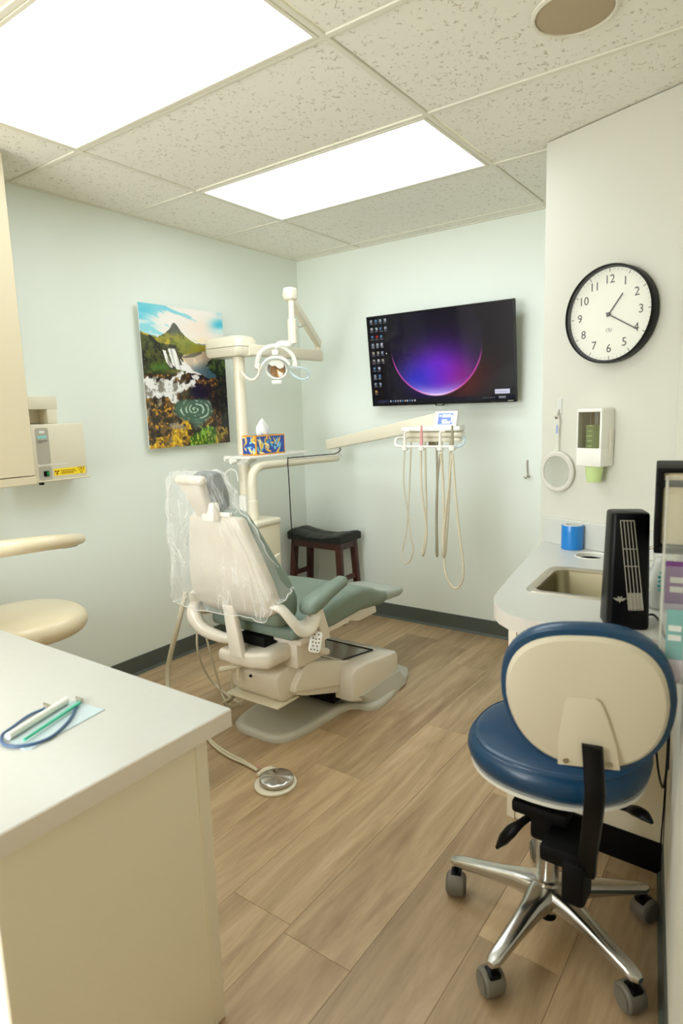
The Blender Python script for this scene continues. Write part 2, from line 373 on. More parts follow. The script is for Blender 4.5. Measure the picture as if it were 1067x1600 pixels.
# floor: planks running along y
flo = structure('floor', rbox(nb(), -.1, 3.6, YF-.1, .1, -.08, -.004, 0), 'shade', 'oak plank floor', 'floor')
x = .737-.2225*4; col_i = 0; random.seed(3)
while x < 3.35:
    off = random.random()*1.2; y = YF-1.2+off
    while y < 0:
        y0, y1, x0, x1 = max(y, YF), min(y+1.22, 0), max(x, 0), min(x+.2225, 3.3)
        if y1-y0 > .02 and x1-x0 > .02:
            b = rbox(nb(), x0+.0003, x1-.0003, y0+.0003, y1-.0003, -.004, 0, .0008, 1)
            obj('floor_plank', b, 'plank', flo)
        y += 1.22
    x += .2225
# ceiling
cei = structure('ceiling', rbox(nb(), -.1, 3.6, YF-.1, .1, H+.05, H+.1, 0), 'grid', 'suspended ceiling of fissured tiles', 'ceiling')
GX = [-.69, .529, 1.748, 2.967, 4.186]; GY = [.0, -.106, -.773, -1.382, -1.992, -2.601, -3.211, -3.821, -4.43, -5.04, -5.65, -6.26]
lights = [(1, 2), (1, 4), (1, 8)]  # last one is an added panel out of view, brightening the room
for i in range(4):
    for j in range(len(GY)-1):
        if (i, j) in lights: continue
        x0, x1, y0, y1 = max(GX[i], 0)+.012, min(GX[i+1], 3.3)-.012, max(GY[j+1], YF)+.012, GY[j]-.012
        if y1-y0 < .02 or x1-x0 < .02: continue
        if y1 > -.9 and x0 > 2.5: continue
        if y0 > -.9 and x0 > 1.0: x1 = min(x1, 2.5)
        obj('ceiling_tile', rbox(nb(), x0, x1, y0, y1, H+.005, H+.02, .002, 1), 'tile', cei)
for gx in GX[1:4]: obj('grid_bar', rbox(nb(), gx-.01, gx+.01, YF, 0, H, H+.012, .0015, 1), 'grid', cei)
for gy in GY[1:-1]: obj('grid_bar', rbox(nb(), 0, 2.0 if gy > -.85 else rwx(gy), gy-.01, gy+.01, H+.0004, H+.012, .0015, 1), 'grid', cei)
obj('grid_bar', rbox(nb(), 0, .018, YF, 0, H+.0002, H+.012, .001, 1), 'grid', cei)
obj('grid_bar', rbox(nb(), 0, 2.0, -.018, 0, H+.0003, H+.012, .001, 1), 'grid', cei)
LBL = ['recessed white light panel nearest the television', 'large recessed white light panel at the top left', 'added light panel in the unseen ceiling behind the camera', 'further added light panel out of view']
for k, (i, j) in enumerate(lights):
    x0, x1, y0, y1 = GX[i]+.012, GX[i+1]-.012, GY[j+1]+.012, GY[j]-.012
    t = thing('ceiling_light', LBL[k], 'light', ((x0+x1)/2, (y0+y1)/2, H), 'light panels in the ceiling')
    b = nb()
    for a in ((x0, x1, y0, y0+.014), (x0, x1, y1-.014, y1), (x0, x0+.014, y0+.014, y1-.014), (x1-.014, x1, y0+.014, y1-.014)): rbox(b, *a, H-.001, H+.015, .001, 1)
    obj('light_frame', b, 'panel_frame', t)
    obj('diffuser', rbox(nb(), x0+.014, x1-.014, y0+.014, y1-.014, H+.003, H+.012, 0), 'diffuser', t)
sp = thing('ceiling_speaker', 'round beige speaker grille set in the ceiling tile', 'speaker', (2.345, -1.66, H))
obj('grille', lathe(nb(), [(.0, -.004), (.08, -.0035), (.1, -.001), (.104, .004)], 48, Matrix.Translation((2.345, -1.66, H))), 'speaker', sp)
b = nb(); rings = [[(2.345+r*math.cos(2*PI*k/48), -1.66+r*math.sin(2*PI*k/48), H+z) for k in range(48)] for r, z in ((.1025, .004), (.1025, -.004), (.107, -.005), (.114, -.002), (.114, .004))]; loft(b, rings, caps=False); obj('rim', b, 'panel_frame', sp)
# baseboards (cove base with a small toe)
cove = [(0, 0), (.016, 0), (.012, .006), (.006, .014), (.006, .1), (.002, .1016), (0, .1016)]
structure('baseboard_left', prism(nb(), cove, 1, -2.66, 0), 'cove', 'grey cove base along the left wall', 'baseboard')
structure('baseboard_back', prism(nb(), [(-a, b_) for a, b_ in cove], 0, 0.006, 2.012), 'cove', 'grey cove base along the back wall', 'baseboard')
structure('baseboard_right', prism(nb(), [(a, b_) for a, b_ in cove], 1, 0, 3.4, mtx=frame(RW0, RN, RD, (0, 0, 1))), 'cove', 'dark cove base along the right wall', 'baseboard')

# ------------------------------------------------------------------ painters
def vnoise(u, v, sx, sy=None, seed=0):
    sy = sy or sx; r = np.random.default_rng(seed).random((sy+3, sx+3)); a, b = u*sx, v*sy
    i, j = np.clip(a.astype(int), 0, sx), np.clip(b.astype(int), 0, sy); fa, fb = a-i, b-j
    fa = fa*fa*(3-2*fa); fb = fb*fb*(3-2*fb)
    return (r[j, i]*(1-fa)+r[j, i+1]*fa)*(1-fb)+(r[j+1, i]*(1-fa)+r[j+1, i+1]*fa)*fb
def fbm(u, v, s, seed=0, oct=4, ay=1.0):
    t = 0; a = .5
    for k in range(oct): t = t+a*vnoise(u, v, int(s*2**k)+1, int(s*ay*2**k)+1, seed+k); a *= .5
    return t
def inpoly(u, v, pts):
    c = np.zeros(u.shape, bool); n = len(pts)
    for i in range(n):
        (x1, y1), (x2, y2) = pts[i], pts[(i+1) % n]
        if y1 == y2: continue
        c ^= ((y1 > v) != (y2 > v)) & (u < (x2-x1)*(v-y1)/(y2-y1)+x1)
    return c
def C(*a): return np.array(a, float)/255
def mixc(img, mask, col):
    m = np.clip(mask, 0, 1)[..., None]; return img*(1-m)+np.asarray(col)*m
def sst(a, b, x): t = np.clip((x-a)/(b-a), 0, 1); return t*t*(3-2*t)
def paint_landscape(nx=190, ny=246):
    u, v = np.meshgrid(np.linspace(0, 1, nx), np.linspace(0, 1, ny))
    x = (80*(1-u)+912*u)*(1-v)+(222*(1-u)+1000*u)*v; y = (95*(1-u)+190*u)*(1-v)+(1512*(1-u)+1455*u)*v     # layout units of the print
    n1 = fbm(u, v, 6, 1); n2 = fbm(u, v, 16, 5, 4, 1.3); n3 = fbm(u, v, 44, 9, 2, 1.3); n4 = fbm(u, v, 26, 61, 3, 1.3)
    xw, yw = x+(n2-.47)*90+(n3-.38)*50, y+(n4-.45)*90+(n3-.38)*50
    ones = np.ones((ny, nx, 3))
    def put(mask, col): img[mask] = col[mask]
    def soft(cx, cy, rx, ry, p=2): return np.exp(-(((x-cx)/rx)**2+((y-cy)/ry)**2)**(p/2))
    a = (y-120+.35*(x-80)); streak = fbm(np.clip((x-80)/1000+.25*(y/500), 0, 1), np.clip((y+.4*(900-x))/1100, 0, 1), 4, 21, 4, 5)
    img = mixc(C(128, 206, 220)*ones, sst(.36, .5, streak+.16*sst(60, 360, x-80)), C(238, 232, 226))
    img = mixc(img, soft(130, 190, 90, 90)*.75, C(84, 196, 220)); img = mixc(img, soft(150, 330, 110, 40)*.7, C(150, 214, 226)); img = mixc(img, soft(120, 275, 110, 22)*.8, C(240, 238, 232))
    img = mixc(img, soft(690, 330, 170, 100)*.55, C(246, 216, 196)); img = mixc(img, soft(880, 300, 90, 55)*1.0, C(60, 184, 212)); img = mixc(img, soft(880, 360, 90, 22)*.8, C(200, 228, 228)); img = mixc(img, soft(690, 455, 90, 30)*.7, C(250, 226, 180))
    far = inpoly(x, y, [(600, 495), (660, 478), (700, 488), (770, 490), (770, 520), (600, 520)]); put(far, C(120, 140, 150)*ones)
    hill = mixc(C(126, 124, 40)*ones, sst(.4, .58, n2), C(190, 164, 52)); hill = mixc(hill, sst(.52, .64, n1)*.7, C(92, 108, 36)); hill = mixc(hill, sst(430, 700, x)*.4, C(206, 172, 54))
    put(inpoly(x, y+(n3-.38)*16, [(90, 350), (150, 385), (270, 420), (400, 430), (560, 465), (660, 490), (760, 505), (770, 545), (700, 570), (600, 600), (490, 640), (90, 700)]), hill)
    mcol = mixc(C(92, 96, 88)*ones, sst(350, 420, y+60*(n2-.47)), C(146, 142, 58)); mcol = mixc(mcol, sst(.5, .62, n4)*.5, C(66, 68, 54)); mcol = mixc(mcol, sst(430, 470, y)*.5, C(116, 134, 48))
    put(inpoly(x, y, [(268, 418), (330, 382), (372, 345), (393, 302), (408, 283), (424, 288), (450, 318), (482, 365), (525, 412), (585, 455), (645, 488), (500, 498), (400, 450), (300, 432)]), mcol)
    cliff = mixc(C(34, 38, 22)*ones, sst(.42, .58, n2), C(72, 78, 34)); cliff = mixc(cliff, sst(.5, .62, n4)*.8, C(16, 18, 10)); cliff = mixc(cliff, sst(.46, .6, n3)*.55, C(120, 112, 50)); cliff = mixc(cliff, soft(300, 710, 90, 40)*.8, C(76, 128, 36)); cliff = mixc(cliff, soft(430, 750, 90, 24)*.6, C(150, 140, 40))
    put(inpoly(xw, y, [(60, 345), (150, 385), (230, 440), (290, 480), (430, 495), (480, 530), (500, 610), (520, 700), (560, 740), (520, 790), (350, 850), (60, 840)]), cliff)
    rock = mixc(C(40, 26, 14)*ones, sst(.42, .56, n4), C(104, 70, 30)); rock = mixc(rock, sst(.46, .56, n3), C(176, 126, 52)); rock = mixc(rock, sst(.5, .62, n1)*.8, C(18, 12, 8))
    put(y+(n2-.47)*60 > 775, rock)
    rc = mixc(C(228, 204, 176)*ones, sst(640, 770, y+.3*(x-640)), C(66, 104, 122)); rc = mixc(rc, sst(.5, .6, n1)*.3, C(150, 140, 130))
    put(inpoly(x+(n3-.38)*20, y, [(490, 618), (520, 590), (620, 580), (700, 556), (840, 570), (950, 580), (950, 640), (800, 660), (760, 690), (840, 760), (850, 812), (760, 820), (680, 775), (600, 740), (560, 700)]), rc)
    put(inpoly(x, y, [(490, 612), (600, 575), (700, 553), (690, 580), (620, 612), (520, 622)]), C(112, 104, 88)*ones)
    bush = mixc(C(20, 36, 16)*ones, sst(.44, .58, n4), C(84, 112, 42)); bush = mixc(bush, sst(.5, .6, n3), C(44, 62, 24))
    put(inpoly(xw, yw, [(735, 690), (800, 625), (835, 588), (1000, 580), (1000, 840), (860, 800)]), bush)
    dk = mixc(C(14, 18, 16)*ones, sst(.46, .58, n4)*.8, C(64, 60, 34)); dk = mixc(dk, sst(.48, .56, n3)*.4, C(128, 112, 60))
    put(inpoly(xw, yw, [(850, 790), (1010, 800), (1030, 1300), (930, 1320), (850, 1050)]), dk)
    fl = mixc(C(238, 236, 232)*ones, sst(.42, .6, fbm(np.clip(u-.35*v, 0, 1), v, 40, 31, 2, .12)), C(160, 156, 150))
    put(inpoly(x+(n3-.38)*26, y, [(362, 528), (424, 532), (455, 585), (500, 655), (560, 690), (610, 735), (545, 752), (440, 728), (402, 680), (374, 600)]), fl)
    put(inpoly(x+(n3-.38)*10, y, [(312, 545), (338, 548), (372, 640), (410, 712), (385, 715), (345, 650)]), fl); put(inpoly(x, y, [(432, 545), (446, 548), (500, 690), (480, 690)]), C(52, 48, 30)*ones)
    rp = mixc(C(232, 230, 226)*ones, sst(.46, .6, n2), C(140, 134, 122)); rp = mixc(rp, sst(.5, .58, n3)*.5, C(80, 72, 60))
    put(inpoly(xw, yw, [(100, 820), (210, 812), (330, 835), (430, 805), (500, 745), (524, 765), (450, 830), (400, 862), (520, 862), (590, 835), (640, 870), (600, 905), (520, 935), (470, 965), (446, 1045), (405, 1065), (365, 1000), (300, 1012), (180, 1030), (100, 1000)]), rp)
    put(inpoly(x, y, [(590, 795), (640, 780), (672, 805), (655, 835), (610, 822)]), C(224, 220, 214)*ones)
    img = mixc(img, soft(700, 960, 120, 70, 4)*.96, C(18, 11, 16)); img = mixc(img, soft(560, 970, 90, 30, 4)*.7, C(40, 44, 40)); img = mixc(img, soft(780, 1080, 90, 60, 3)*.9, C(16, 12, 14))
    dx, dy = (x-625)/1.0, (y-1125)*1.35; rr = np.hypot(dx, dy); th = np.arctan2(dy, dx); sw = .5+.5*np.sin(rr*.13-th*1.0+n1*9)
    sc = mixc(C(70, 100, 80)*ones, sst(.4, 1, sw)*sst(.34, .5, n4), C(192, 212, 192)); sc = mixc(sc, sst(1180, 1290, y)*.5, C(58, 92, 84)); img = mixc(img, sst(215, 165, rr+70*(n2-.47))*sst(1010, 1040, y), sc); img = mixc(img, soft(660, 1270, 60, 50, 3)*.7, C(86, 124, 110))
    lr = mixc(C(44, 34, 20)*ones, sst(.42, .56, n4), C(110, 84, 40)); lr = mixc(lr, sst(.48, .56, n3), C(206, 146, 34)); lr = mixc(lr, sst(.54, .6, n1)*.7, C(176, 166, 146)); lr = mixc(lr, sst(.5, .6, n2)*.5, C(26, 22, 16))
    put(inpoly(xw, yw, [(120, 1045), (300, 1030), (395, 1075), (405, 1190), (500, 1250), (560, 1215), (610, 1300), (600, 1560), (100, 1560)]), lr)
    gs = fbm(np.clip(u+.2*np.sin(v*30)*.05, 0, 1), v, 60, 77, 2, .35)
    yg = mixc(C(190, 140, 24)*ones, sst(.36, .5, gs), C(236, 200, 50)); yg = mixc(yg, sst(.48, .58, n4)*.6, C(96, 70, 16))
    put(inpoly(xw, yw, [(180, 1480), (300, 1400), (400, 1360), (470, 1280), (540, 1225), (610, 1270), (600, 1400), (560, 1560), (180, 1560)]) & (sst(.4, .5, n2) > .2), yg)
    gg = mixc(C(58, 100, 26)*ones, sst(.34, .5, gs), C(136, 182, 56)); gg = mixc(gg, sst(.5, .58, n3)*.8, C(220, 210, 90))
    put(inpoly(xw, yw, [(560, 1500), (600, 1390), (680, 1320), (780, 1280), (850, 1330), (870, 1420), (880, 1560), (560, 1560)]), gg)
    yr = mixc(C(120, 104, 30)*ones, sst(.36, .5, gs), C(206, 180, 60)); put(inpoly(xw, yw, [(840, 1360), (900, 1290), (960, 1320), (1010, 1440), (960, 1560), (860, 1560)]) & (n2 > .45), yr)
    return np.clip(img, 0, 1)
def paint_screen(nx=300, ny=169):
    u, v = np.meshgrid(np.linspace(0, 1, nx), np.linspace(0, 1, ny)); X, Y = u*960, v*540
    img = C(14, 11, 20)*np.ones((ny, nx, 3))
    r = np.hypot(X-465, Y-190); R = 308; ins = sst(R+2, R-2, r)
    img = mixc(img, np.exp(-((r-R)/120)**2)*sst(180, 480, Y)*sst(420, 700, X)*(r > R)*.8, C(96, 34, 30))
    img = mixc(img, np.exp(-((r-R)/60)**2)*sst(300, 500, Y)*(r > R)*sst(600, 300, X)*.6, C(50, 30, 100))
    body = np.exp(-((X-480)/210)**2-((Y-370)/170)**2)
    inner = mixc(C(20, 18, 30)*np.ones((ny, nx, 3)), body*1.15, C(112, 40, 196)); inner = mixc(inner, np.exp(-((X-330)/130)**2-((Y-410)/110)**2)*.8, C(46, 54, 200)); inner = mixc(inner, np.exp(-((X-640)/110)**2-((Y-410)/120)**2)*.55, C(170, 40, 130))
    bot = np.exp(-((R-r)/46)**2)*np.exp(-((X-465)/170)**2)*sst(360, 480, Y); inner = mixc(inner, bot*.95, C(176, 160, 244))
    img = img*(1-ins[..., None])+inner*ins[..., None]
    arc = np.exp(-((r-R)/4.5)**2)*sst(200, 330, Y); img = mixc(img, arc*.9, C(226, 84, 186)); img = mixc(img, np.exp(-((r-R)/6)**2)*np.exp(-((X-465)/120)**2)*sst(400, 480, Y), C(250, 225, 255))
    img = mixc(img, (X > 0)*(X < 118)*.55, C(8, 8, 14))
    tb = Y > 516; img[tb] = C(16, 16, 30); img[(Y > 519) & (Y < 536) & (X > 34) & (X < 118)] = C(38, 44, 66)
    rg_ = np.random.default_rng(5)
    def icon(cx, cy, s, col): img[(abs(X-cx) < s) & (abs(Y-cy) < s*1.05)] = col
    pal = [C(214, 220, 228), C(96, 140, 190), C(170, 186, 204), C(230, 230, 234), C(190, 196, 206), C(90, 150, 190), C(200, 190, 170)]
    rows = [4, 4, 3, 3, 3, 3, 2, 2, 2, 1]
    for ri, n in enumerate(rows):
        for ci in range(n):
            cx, cy = 26+ci*34, 22+ri*49; c = pal[rg_.integers(0, 7)] if ri != 9 else C(220, 170, 80)
            if ri == 2 and ci == 1: c = C(206, 50, 40)
            icon(cx, cy, 8, c*.85)
            k = rg_.integers(0, 3); icon(cx+(k-1)*3, cy+3, 3.6, pal[rg_.integers(0, 7)]*.4)
            img[(abs(X-cx) < 10) & (abs(Y-cy-16) < 2.2)] = C(130, 132, 140)
    for k in range(11): icon(132+k*17.5, 527, 4.5, pal[k % 7]*.9)
    for k in range(6): icon(770+k*13, 527, 2.6, C(180, 180, 190) if k != 3 else C(230, 170, 60))
    img[(X > 862) & (X < 905) & (abs(Y-524) < 2)] = C(190, 190, 200); img[(X > 862) & (X < 905) & (abs(Y-531) < 2)] = C(150, 150, 160)
    img[(X > 838) & (X < 930) & (Y > 482) & (Y < 506)] = C(206, 208, 226); img[(X > 850) & (X < 915) & (abs(Y-494) < 2)] = C(150, 152, 176)
    icon(124, 226, 2.5, C(240, 240, 240))
    return img
def paint_tissue(nx, ny, seed, asp):
    u, v = np.meshgrid(np.linspace(0, asp, nx), np.linspace(0, 1, ny)); img = C(44, 78, 160)*np.ones((ny, nx, 3)); r = np.random.default_rng(seed)
    cols = [C(240, 186, 52), C(136, 204, 226), C(240, 200, 90), C(96, 176, 214), C(250, 226, 150)]
    for k in range(int(15*asp)):
        cx, cy, a, L_, W_ = r.random()*asp, r.random(), r.normal(1.57, .6), .14+.18*r.random(), .04+.045*r.random()
        dx, dy = u-cx, v-cy; p = dx*math.cos(a)+dy*math.sin(a); q = -dx*math.sin(a)+dy*math.cos(a)
        m_ = (abs(p) < L_) & (abs(q) < W_*(1-(p/L_)**2)); img[m_] = cols[r.integers(0, 5)]
    return img
# ------------------------------------------------------------------ left wall and desk
t = thing('landscape_print', 'unframed metal print of a waterfall and pointed mountain on the mint wall', 'picture', (.02, -1.078, 1.243))
pm = LW @ Matrix.Translation((-1.0785, 1.632, .034)) @ Matrix.Rotation(math.radians(.5), 4, 'Z')
obj('backing_panel', rbox(nb(), -.3045, .3045, -.388, .388, -.006, -.0006, .001, 1), 'whiteprint', t, mtx=pm)
obj('wall_mount', rbox(nb(), -.2, .2, -.25, .25, -.0335, -.006, .002, 1), 'black_m', t, mtx=pm)
grid_paint('printed_image', paint_landscape(), .609, .776, attr_mat('landscape_ink', .28, coat=.3), t, pm)

t = thing('wall_cupboard', 'tall beige wall cupboard hanging at the left edge', 'cabinet', (.165, -2.9, 1.147))
obj('cupboard_body', rbox(nb(), .0, .315, -3.7, -2.19, 1.147, 2.45, .002, 1), 'cupboard', t)
for k, (a, b_) in enumerate(((-3.69, -2.945), (-2.94, -2.195))): obj('door', rbox(nb(), .315, .333, a, b_, 1.186, 2.44, .002, 1), 'cupboard', t)
obj('bottom_rail', rbox(nb(), .315, .333, -3.69, -2.192, 1.149, 1.182, .002, 1), 'cupboard', t)

t = thing('front_desk', 'pale laminate desk with a beige end panel at the lower left', 'desk', (.95, -2.96, 0))
obj('worktop', rbox(nb(), .0, 1.937, -3.24, -2.683, .7292, .77, .002, 2), 'laminate', t)
obj('edge_band', rbox(nb(), 1.9365, 1.9385, -3.238, -2.684, .7295, .7685, .0005, 1), 'desk_edge', t)
obj('desk_body', rbox(nb(), .02, 1.893, -3.185, -2.726, .0, .729, .003, 1), 'cabinet', t)
obj('corner_strip', rbox(nb(), 1.868, 1.897, -2.755, -2.722, .0, .7288, .002, 1), 'cabinet_light', t)
# things on the desk
b = nb(); Z = .775
loop_px = [(70, 1107), (45, 1118), (20, 1136), (4, 1148), (3, 1159), (12, 1165), (30, 1166), (60, 1160), (85, 1148), (108, 1126), (118, 1108), (121, 1099)]
tube(b, [P(u, v, 2, Z) for u, v in loop_px], .0033, 8)
tl = thing('cord_loop', 'blue looped cord with metal clips lying on the desk', 'cord', P(60, 1135, 2, .7705))
obj('cord', b, 'cord_blue', tl)
for (u, v) in ((74, 1104), (125, 1094)):
    c = P(u, v, 2, .7765); b = nb(); rbox(b, c.x-.011, c.x+.011, c.y-.004, c.y+.004, c.z-.005, c.z+.005, .0015, 1, None); cyl(b, c+Vector((-.011, 0, 0)), c+Vector((-.021, .004, 0)), .003, 8); obj('clip', b, 'chrome', tl)
b = nb(); q = [P(u, v, 2, .7708) for u, v in ((38, 1172), (50, 1171), (164, 1109), (110, 1095), (60, 1120), (4, 1155))]
prism(b, [(p.x, p.y) for p in q], 2, .7702, .7722); tag(obj('paper_sheet', b, 'pale_blue'), 'pale blue sheet lying under the cord on the desk', 'sheet')
b = nb(); tube(b, [P(12, 1151, 2, .781), P(104, 1094, 2, .781)], [.0075, .0085, .008], 12, smooth=False); tag(obj('syringe_tube', b, 'offwhite'), 'thin white plastic tube lying on the blue sheet', 'tube')
b = nb(); tube(b, [P(38, 1156, 2, .779), P(124, 1098, 2, .779)], [.003, .0045, .0045], 10, smooth=False); tag(obj('marker_rod', b, 'green_rod'), 'thin green plastic rod lying inside the cord loop', 'rod')

# x-ray control box
t = thing('xray_control_box', 'ivory x-ray control box with yellow warning label on the wall', 'control box', (.0, -1.95, 1.13))
def lw(fn, *a, **k): b = nb(); fn(b, *a, **k); return b
obj('housing', rbox(nb(), -2.13, -1.826, 1.139, 1.396, 0, .13, .006, 2), 'ivory', t, mtx=LW)
obj('bottom_plate', rbox(nb(), -2.13, -1.818, 1.134, 1.141, 0, .134, .002, 1), 'ivory2', t, mtx=LW)
b = prism(nb(), rrect(.062, .165, .01, 4, -2.038, 1.297), 2, .129, .1312); obj('control_panel', b, 'panel_grey', t, mtx=LW)
b = prism(nb(), rrect(.062, .062, .01, 4, -2.038, 1.175), 2, .129, .1312); obj('switch_panel', b, 'panel_grey', t, mtx=LW)
obj('seam', rbox(nb(), -2.07, -1.93, 1.2095, 1.213, .1295, .1308, 0), 'whiteprint', t, mtx=LW)
obj('display_strip', rbox(nb(), -2.06, -2.017, 1.332, 1.343, .131, .132, .0005, 1), 'teal_led', t, mtx=LW)
b = nb(); rbox(b, -2.05, -2.026, 1.356, 1.366, .131, .1318, 0); obj('badge', b, 'whiteprint', t, mtx=LW)
b = nb()
for yy, wd in ((1.321, .052), (1.316, .044), (1.311, .024)): rbox(b, -2.062, -2.062+wd, yy, yy+.002, .131, .1316, 0)
obj('printed_lines', b, 'ink', t, mtx=LW)
sw = obj('power_switch', rbox(nb(), -2.047, -2.022, 1.16, 1.184, .13, .1365, .0015, 1), 'black', t, mtx=LW)
obj('rocker', rbox(nb(), -2.036, -2.025, 1.163, 1.181, .1365, .14, .001, 1), 'green_led', sw, mtx=LW)
lab = obj('warning_label', rbox(nb(), -1.997, -1.838, 1.158, 1.19, .1298, .1309, 0), 'yellow', t, mtx=LW)
b = nb()
for k in range(3):
    a0 = math.radians(90+120*k-180); pts = [(-1.983+r_*math.cos(a0+da), 1.174+r_*math.sin(a0+da)) for r_, da in ((.004, -.5), (.011, -.5), (.011, 0), (.011, .5), (.004, .5))]; prism(b, pts, 2, .1309, .1315)
lathe(b, [(0, .1309), (.0025, .1309), (.0025, .1315), (0, .1315)], 10, Matrix.Translation((-1.983, 1.174, 0))); obj('trefoil', b, 'redink', lab, mtx=LW)
b = nb()
for yy, x0, x1 in ((1.178, -1.965, -1.89), (1.171, -1.96, -1.885), (1.165, -1.965, -1.9)): rbox(b, x0, x1, yy, yy+.0025, .1309, .1314, 0)
for q in (((-1.876, 1.188), (-1.843, 1.188), (-1.8595, 1.16)),): 
    for i in range(3):
        a, c = Vector((*q[i], .1312)), Vector((*q[(i+1) % 3], .1312)); tube(b, [a, c], .0011, 6, smooth=False)
lathe(b, [(0, .1309), (.004, .1309), (.004, .1315), (0, .1315)], 10, Matrix.Translation((-1.8595, 1.18, 0))); obj('label_print', b, 'redink', lab, mtx=LW)
b = rbox(nb(), -2.065, -2.048, 1.122, 1.134, .11, .13, .002, 1); obj('foot_stud', b, 'black', t, mtx=LW)
t = thing('xray_arm_bracket', 'ivory bracket of the x-ray arm above the control box', 'bracket', (0, -2.0, 1.397))
obj('bracket_arm', rbox(nb(), -2.3, -1.93, 1.462, 1.525, .0, .1, .006, 2), 'ivory', t, mtx=LW)
obj('bracket_post', rbox(nb(), -1.985, -1.935, 1.398, 1.464, .03, .1, .006, 2), 'ivory', t, mtx=LW)
obj('bracket_plate', rbox(nb(), -2.1, -1.94, 1.4, 1.464, .0, .012, .003, 1), 'ivory', t, mtx=LW)

# ------------------------------------------------------------------ stools with casters
def caster(root, c, ang, m='caster'):
    """twin wheel caster standing on the floor below c=(x,y)"""
    R = Matrix.Translation((c[0], c[1], 0)) @ Matrix.Rotation(ang, 4, 'Z')
    def tr(b): bm2 = nb(); return add(bm2, b, R)
    b = nb(); lathe(b, [(0, -.026), (.027, -.026), (.0325, -.021), (.034, -.01), (.034, .01), (.0325, .021), (.027, .026), (0, .026)], 28, Matrix.Translation((.012, 0, .034)) @ Matrix.Rotation(PI/2, 4, 'X'))
    w_ = obj('caster', tr(b), m, root)
    for s in (-1, 1):
        b = nb(); lathe(b, [(0, 0), (.022, 0), (.0238, .001), (.0238, .002), (0, .002)], 20, Matrix.Translation((.012, s*.0262, .034)) @ Matrix.Rotation(-s*PI/2, 4, 'X')); obj('hub_cap', tr(b), m, w_)
    b = nb(); cyl(b, (0, 0, .062), (0, 0, .094), .0075, 10); rbox(b, -.014, .022, -.015, .015, .056, .07, .004, 2); obj('caster_stem', tr(b), 'black', w_)
def star_base(root, cx, cy, angs, R_=.272, m='chrome', turn=None):
    b = nb(); lathe(b, [(.0, .075), (.03, .075), (.038, .085), (.04, .13), (.034, .165), (.028, .168), (.0, .168)], 28, Matrix.Translation((cx, cy, 0))); obj('base_hub', b, m, root)
    for ia, a in enumerate(angs):
        b = nb(); rings = []
        for s, w_, h_, z in ((.02, .042, .056, .13), (.05, .037, .052, .129), (.09, .028, .046, .124), (.14, .0235, .038, .117), (.2, .02, .03, .108), (.25, .018, .026, .101), (R_, .017, .022, .097), (R_+.015, .009, .014, .097)):
            rings.append([Vector((s, yy, z+zz)) for yy, zz in rrect(2*w_, h_, min(w_, h_/2)*.7, 3)])
        loft(b, rings, mtx=Matrix.Translation((cx, cy, 0)) @ Matrix.Rotation(math.radians(a), 4, 'Z'))
        leg = obj('base_leg', b, m, root); ca = math.radians(a)
        caster(root, (cx+R_*math.cos(ca), cy+R_*math.sin(ca)), math.radians(turn[ia]) if turn else ca+random.uniform(-1.2, 1.2))
def ellring(cx, cy, z, rx, ry, n=40, e=2.0):
    return [Vector((cx+rx*abs(math.cos(a))**(2/e)*math.copysign(1, math.cos(a)), cy+ry*abs(math.sin(a))**(2/e)*math.copysign(1, math.sin(a)), z)) for a in (2*PI*k/n for k in range(n))]
def cushion(b, cx, cy, z0, z1, rx, ry, e=2.2, dome=.006, mtx=None):
    h = z1-z0; rings = []
    for k in range(9):
        a = -PI/2+PI*k/8; ins = (1-math.cos(a))*h*.5; rings.append(ellring(cx, cy, (z0+z1)/2+h/2*math.sin(a), rx-ins*.9, ry-ins*.9, 48, e))
    rings.append(ellring(cx, cy, z1+dome*.6, (rx-h*.5)*.6, (ry-h*.5)*.6, 48, e)); rings.append(ellring(cx, cy, z1+dome, .02, .02, 48, 2))
    return loft(b, rings, mtx=mtx)
# blue dental stool
bx, by = 2.446, -2.06
t = thing('blue_stool', 'blue wheeled stool with white back shell by the sink', 'stool', (bx, by, 0))
random.seed(11)
star_base(t, bx, by, (180, -100, -27, 42, 112), .268, 'chrome', (-70, 140, 140, 60, 120))
b = nb(); lathe(b, [(0, .16), (.026, .16), (.026, .26), (.019, .262), (.019, .4), (0, .4)], 24, Matrix.Translation((bx, by, 0))); obj('gas_column', b, 'chrome', t)
b = nb(); lathe(b, [(0, .075), (.02, .06), (.022, .05), (0, .05)], 20, Matrix.Translation((bx, by, 0))); obj('column_foot', b, 'black', t)
b = nb(); rbox(b, bx-.07, bx+.07, by-.1, by+.1, .385, .42, .01, 2); rbox(b, bx-.035, bx+.035, by-.06, by+.05, .3, .386, .012, 2); obj('tilt_mechanism', b, 'black_m', t)
sx, sy = 2.43, -1.958; tilt = Matrix.Translation((sx, sy, .462)) @ Matrix.Rotation(math.radians(2), 4, 'X') @ Matrix.Translation((-sx, -sy, -.45))
b = nb(); loft(b, [ellring(sx, sy, .415, .15, .14, 48, 2.2), ellring(sx, sy, .421, .2, .19, 48, 2.2), ellring(sx, sy, .432, .228, .212, 48, 2.2), ellring(sx, sy, .442, .228, .212, 48, 2.2)], mtx=tilt); obj('seat_pan', b, 'offwhite', t)
b = nb(); cushion(b, sx, sy, .44, .515, .236, .22, 2.25, .008, tilt); seat = obj('seat', b, 'blue', t)
b = nb(); tube(b, [tilt @ Vector(p) for p in ellring(sx, sy, .5105, .2175, .201, 48, 2.25)+ellring(sx, sy, .5105, .2175, .201, 48, 2.25)[:1]], .0022, 6, smooth=False); obj('seat_piping', b, 'blue', seat)
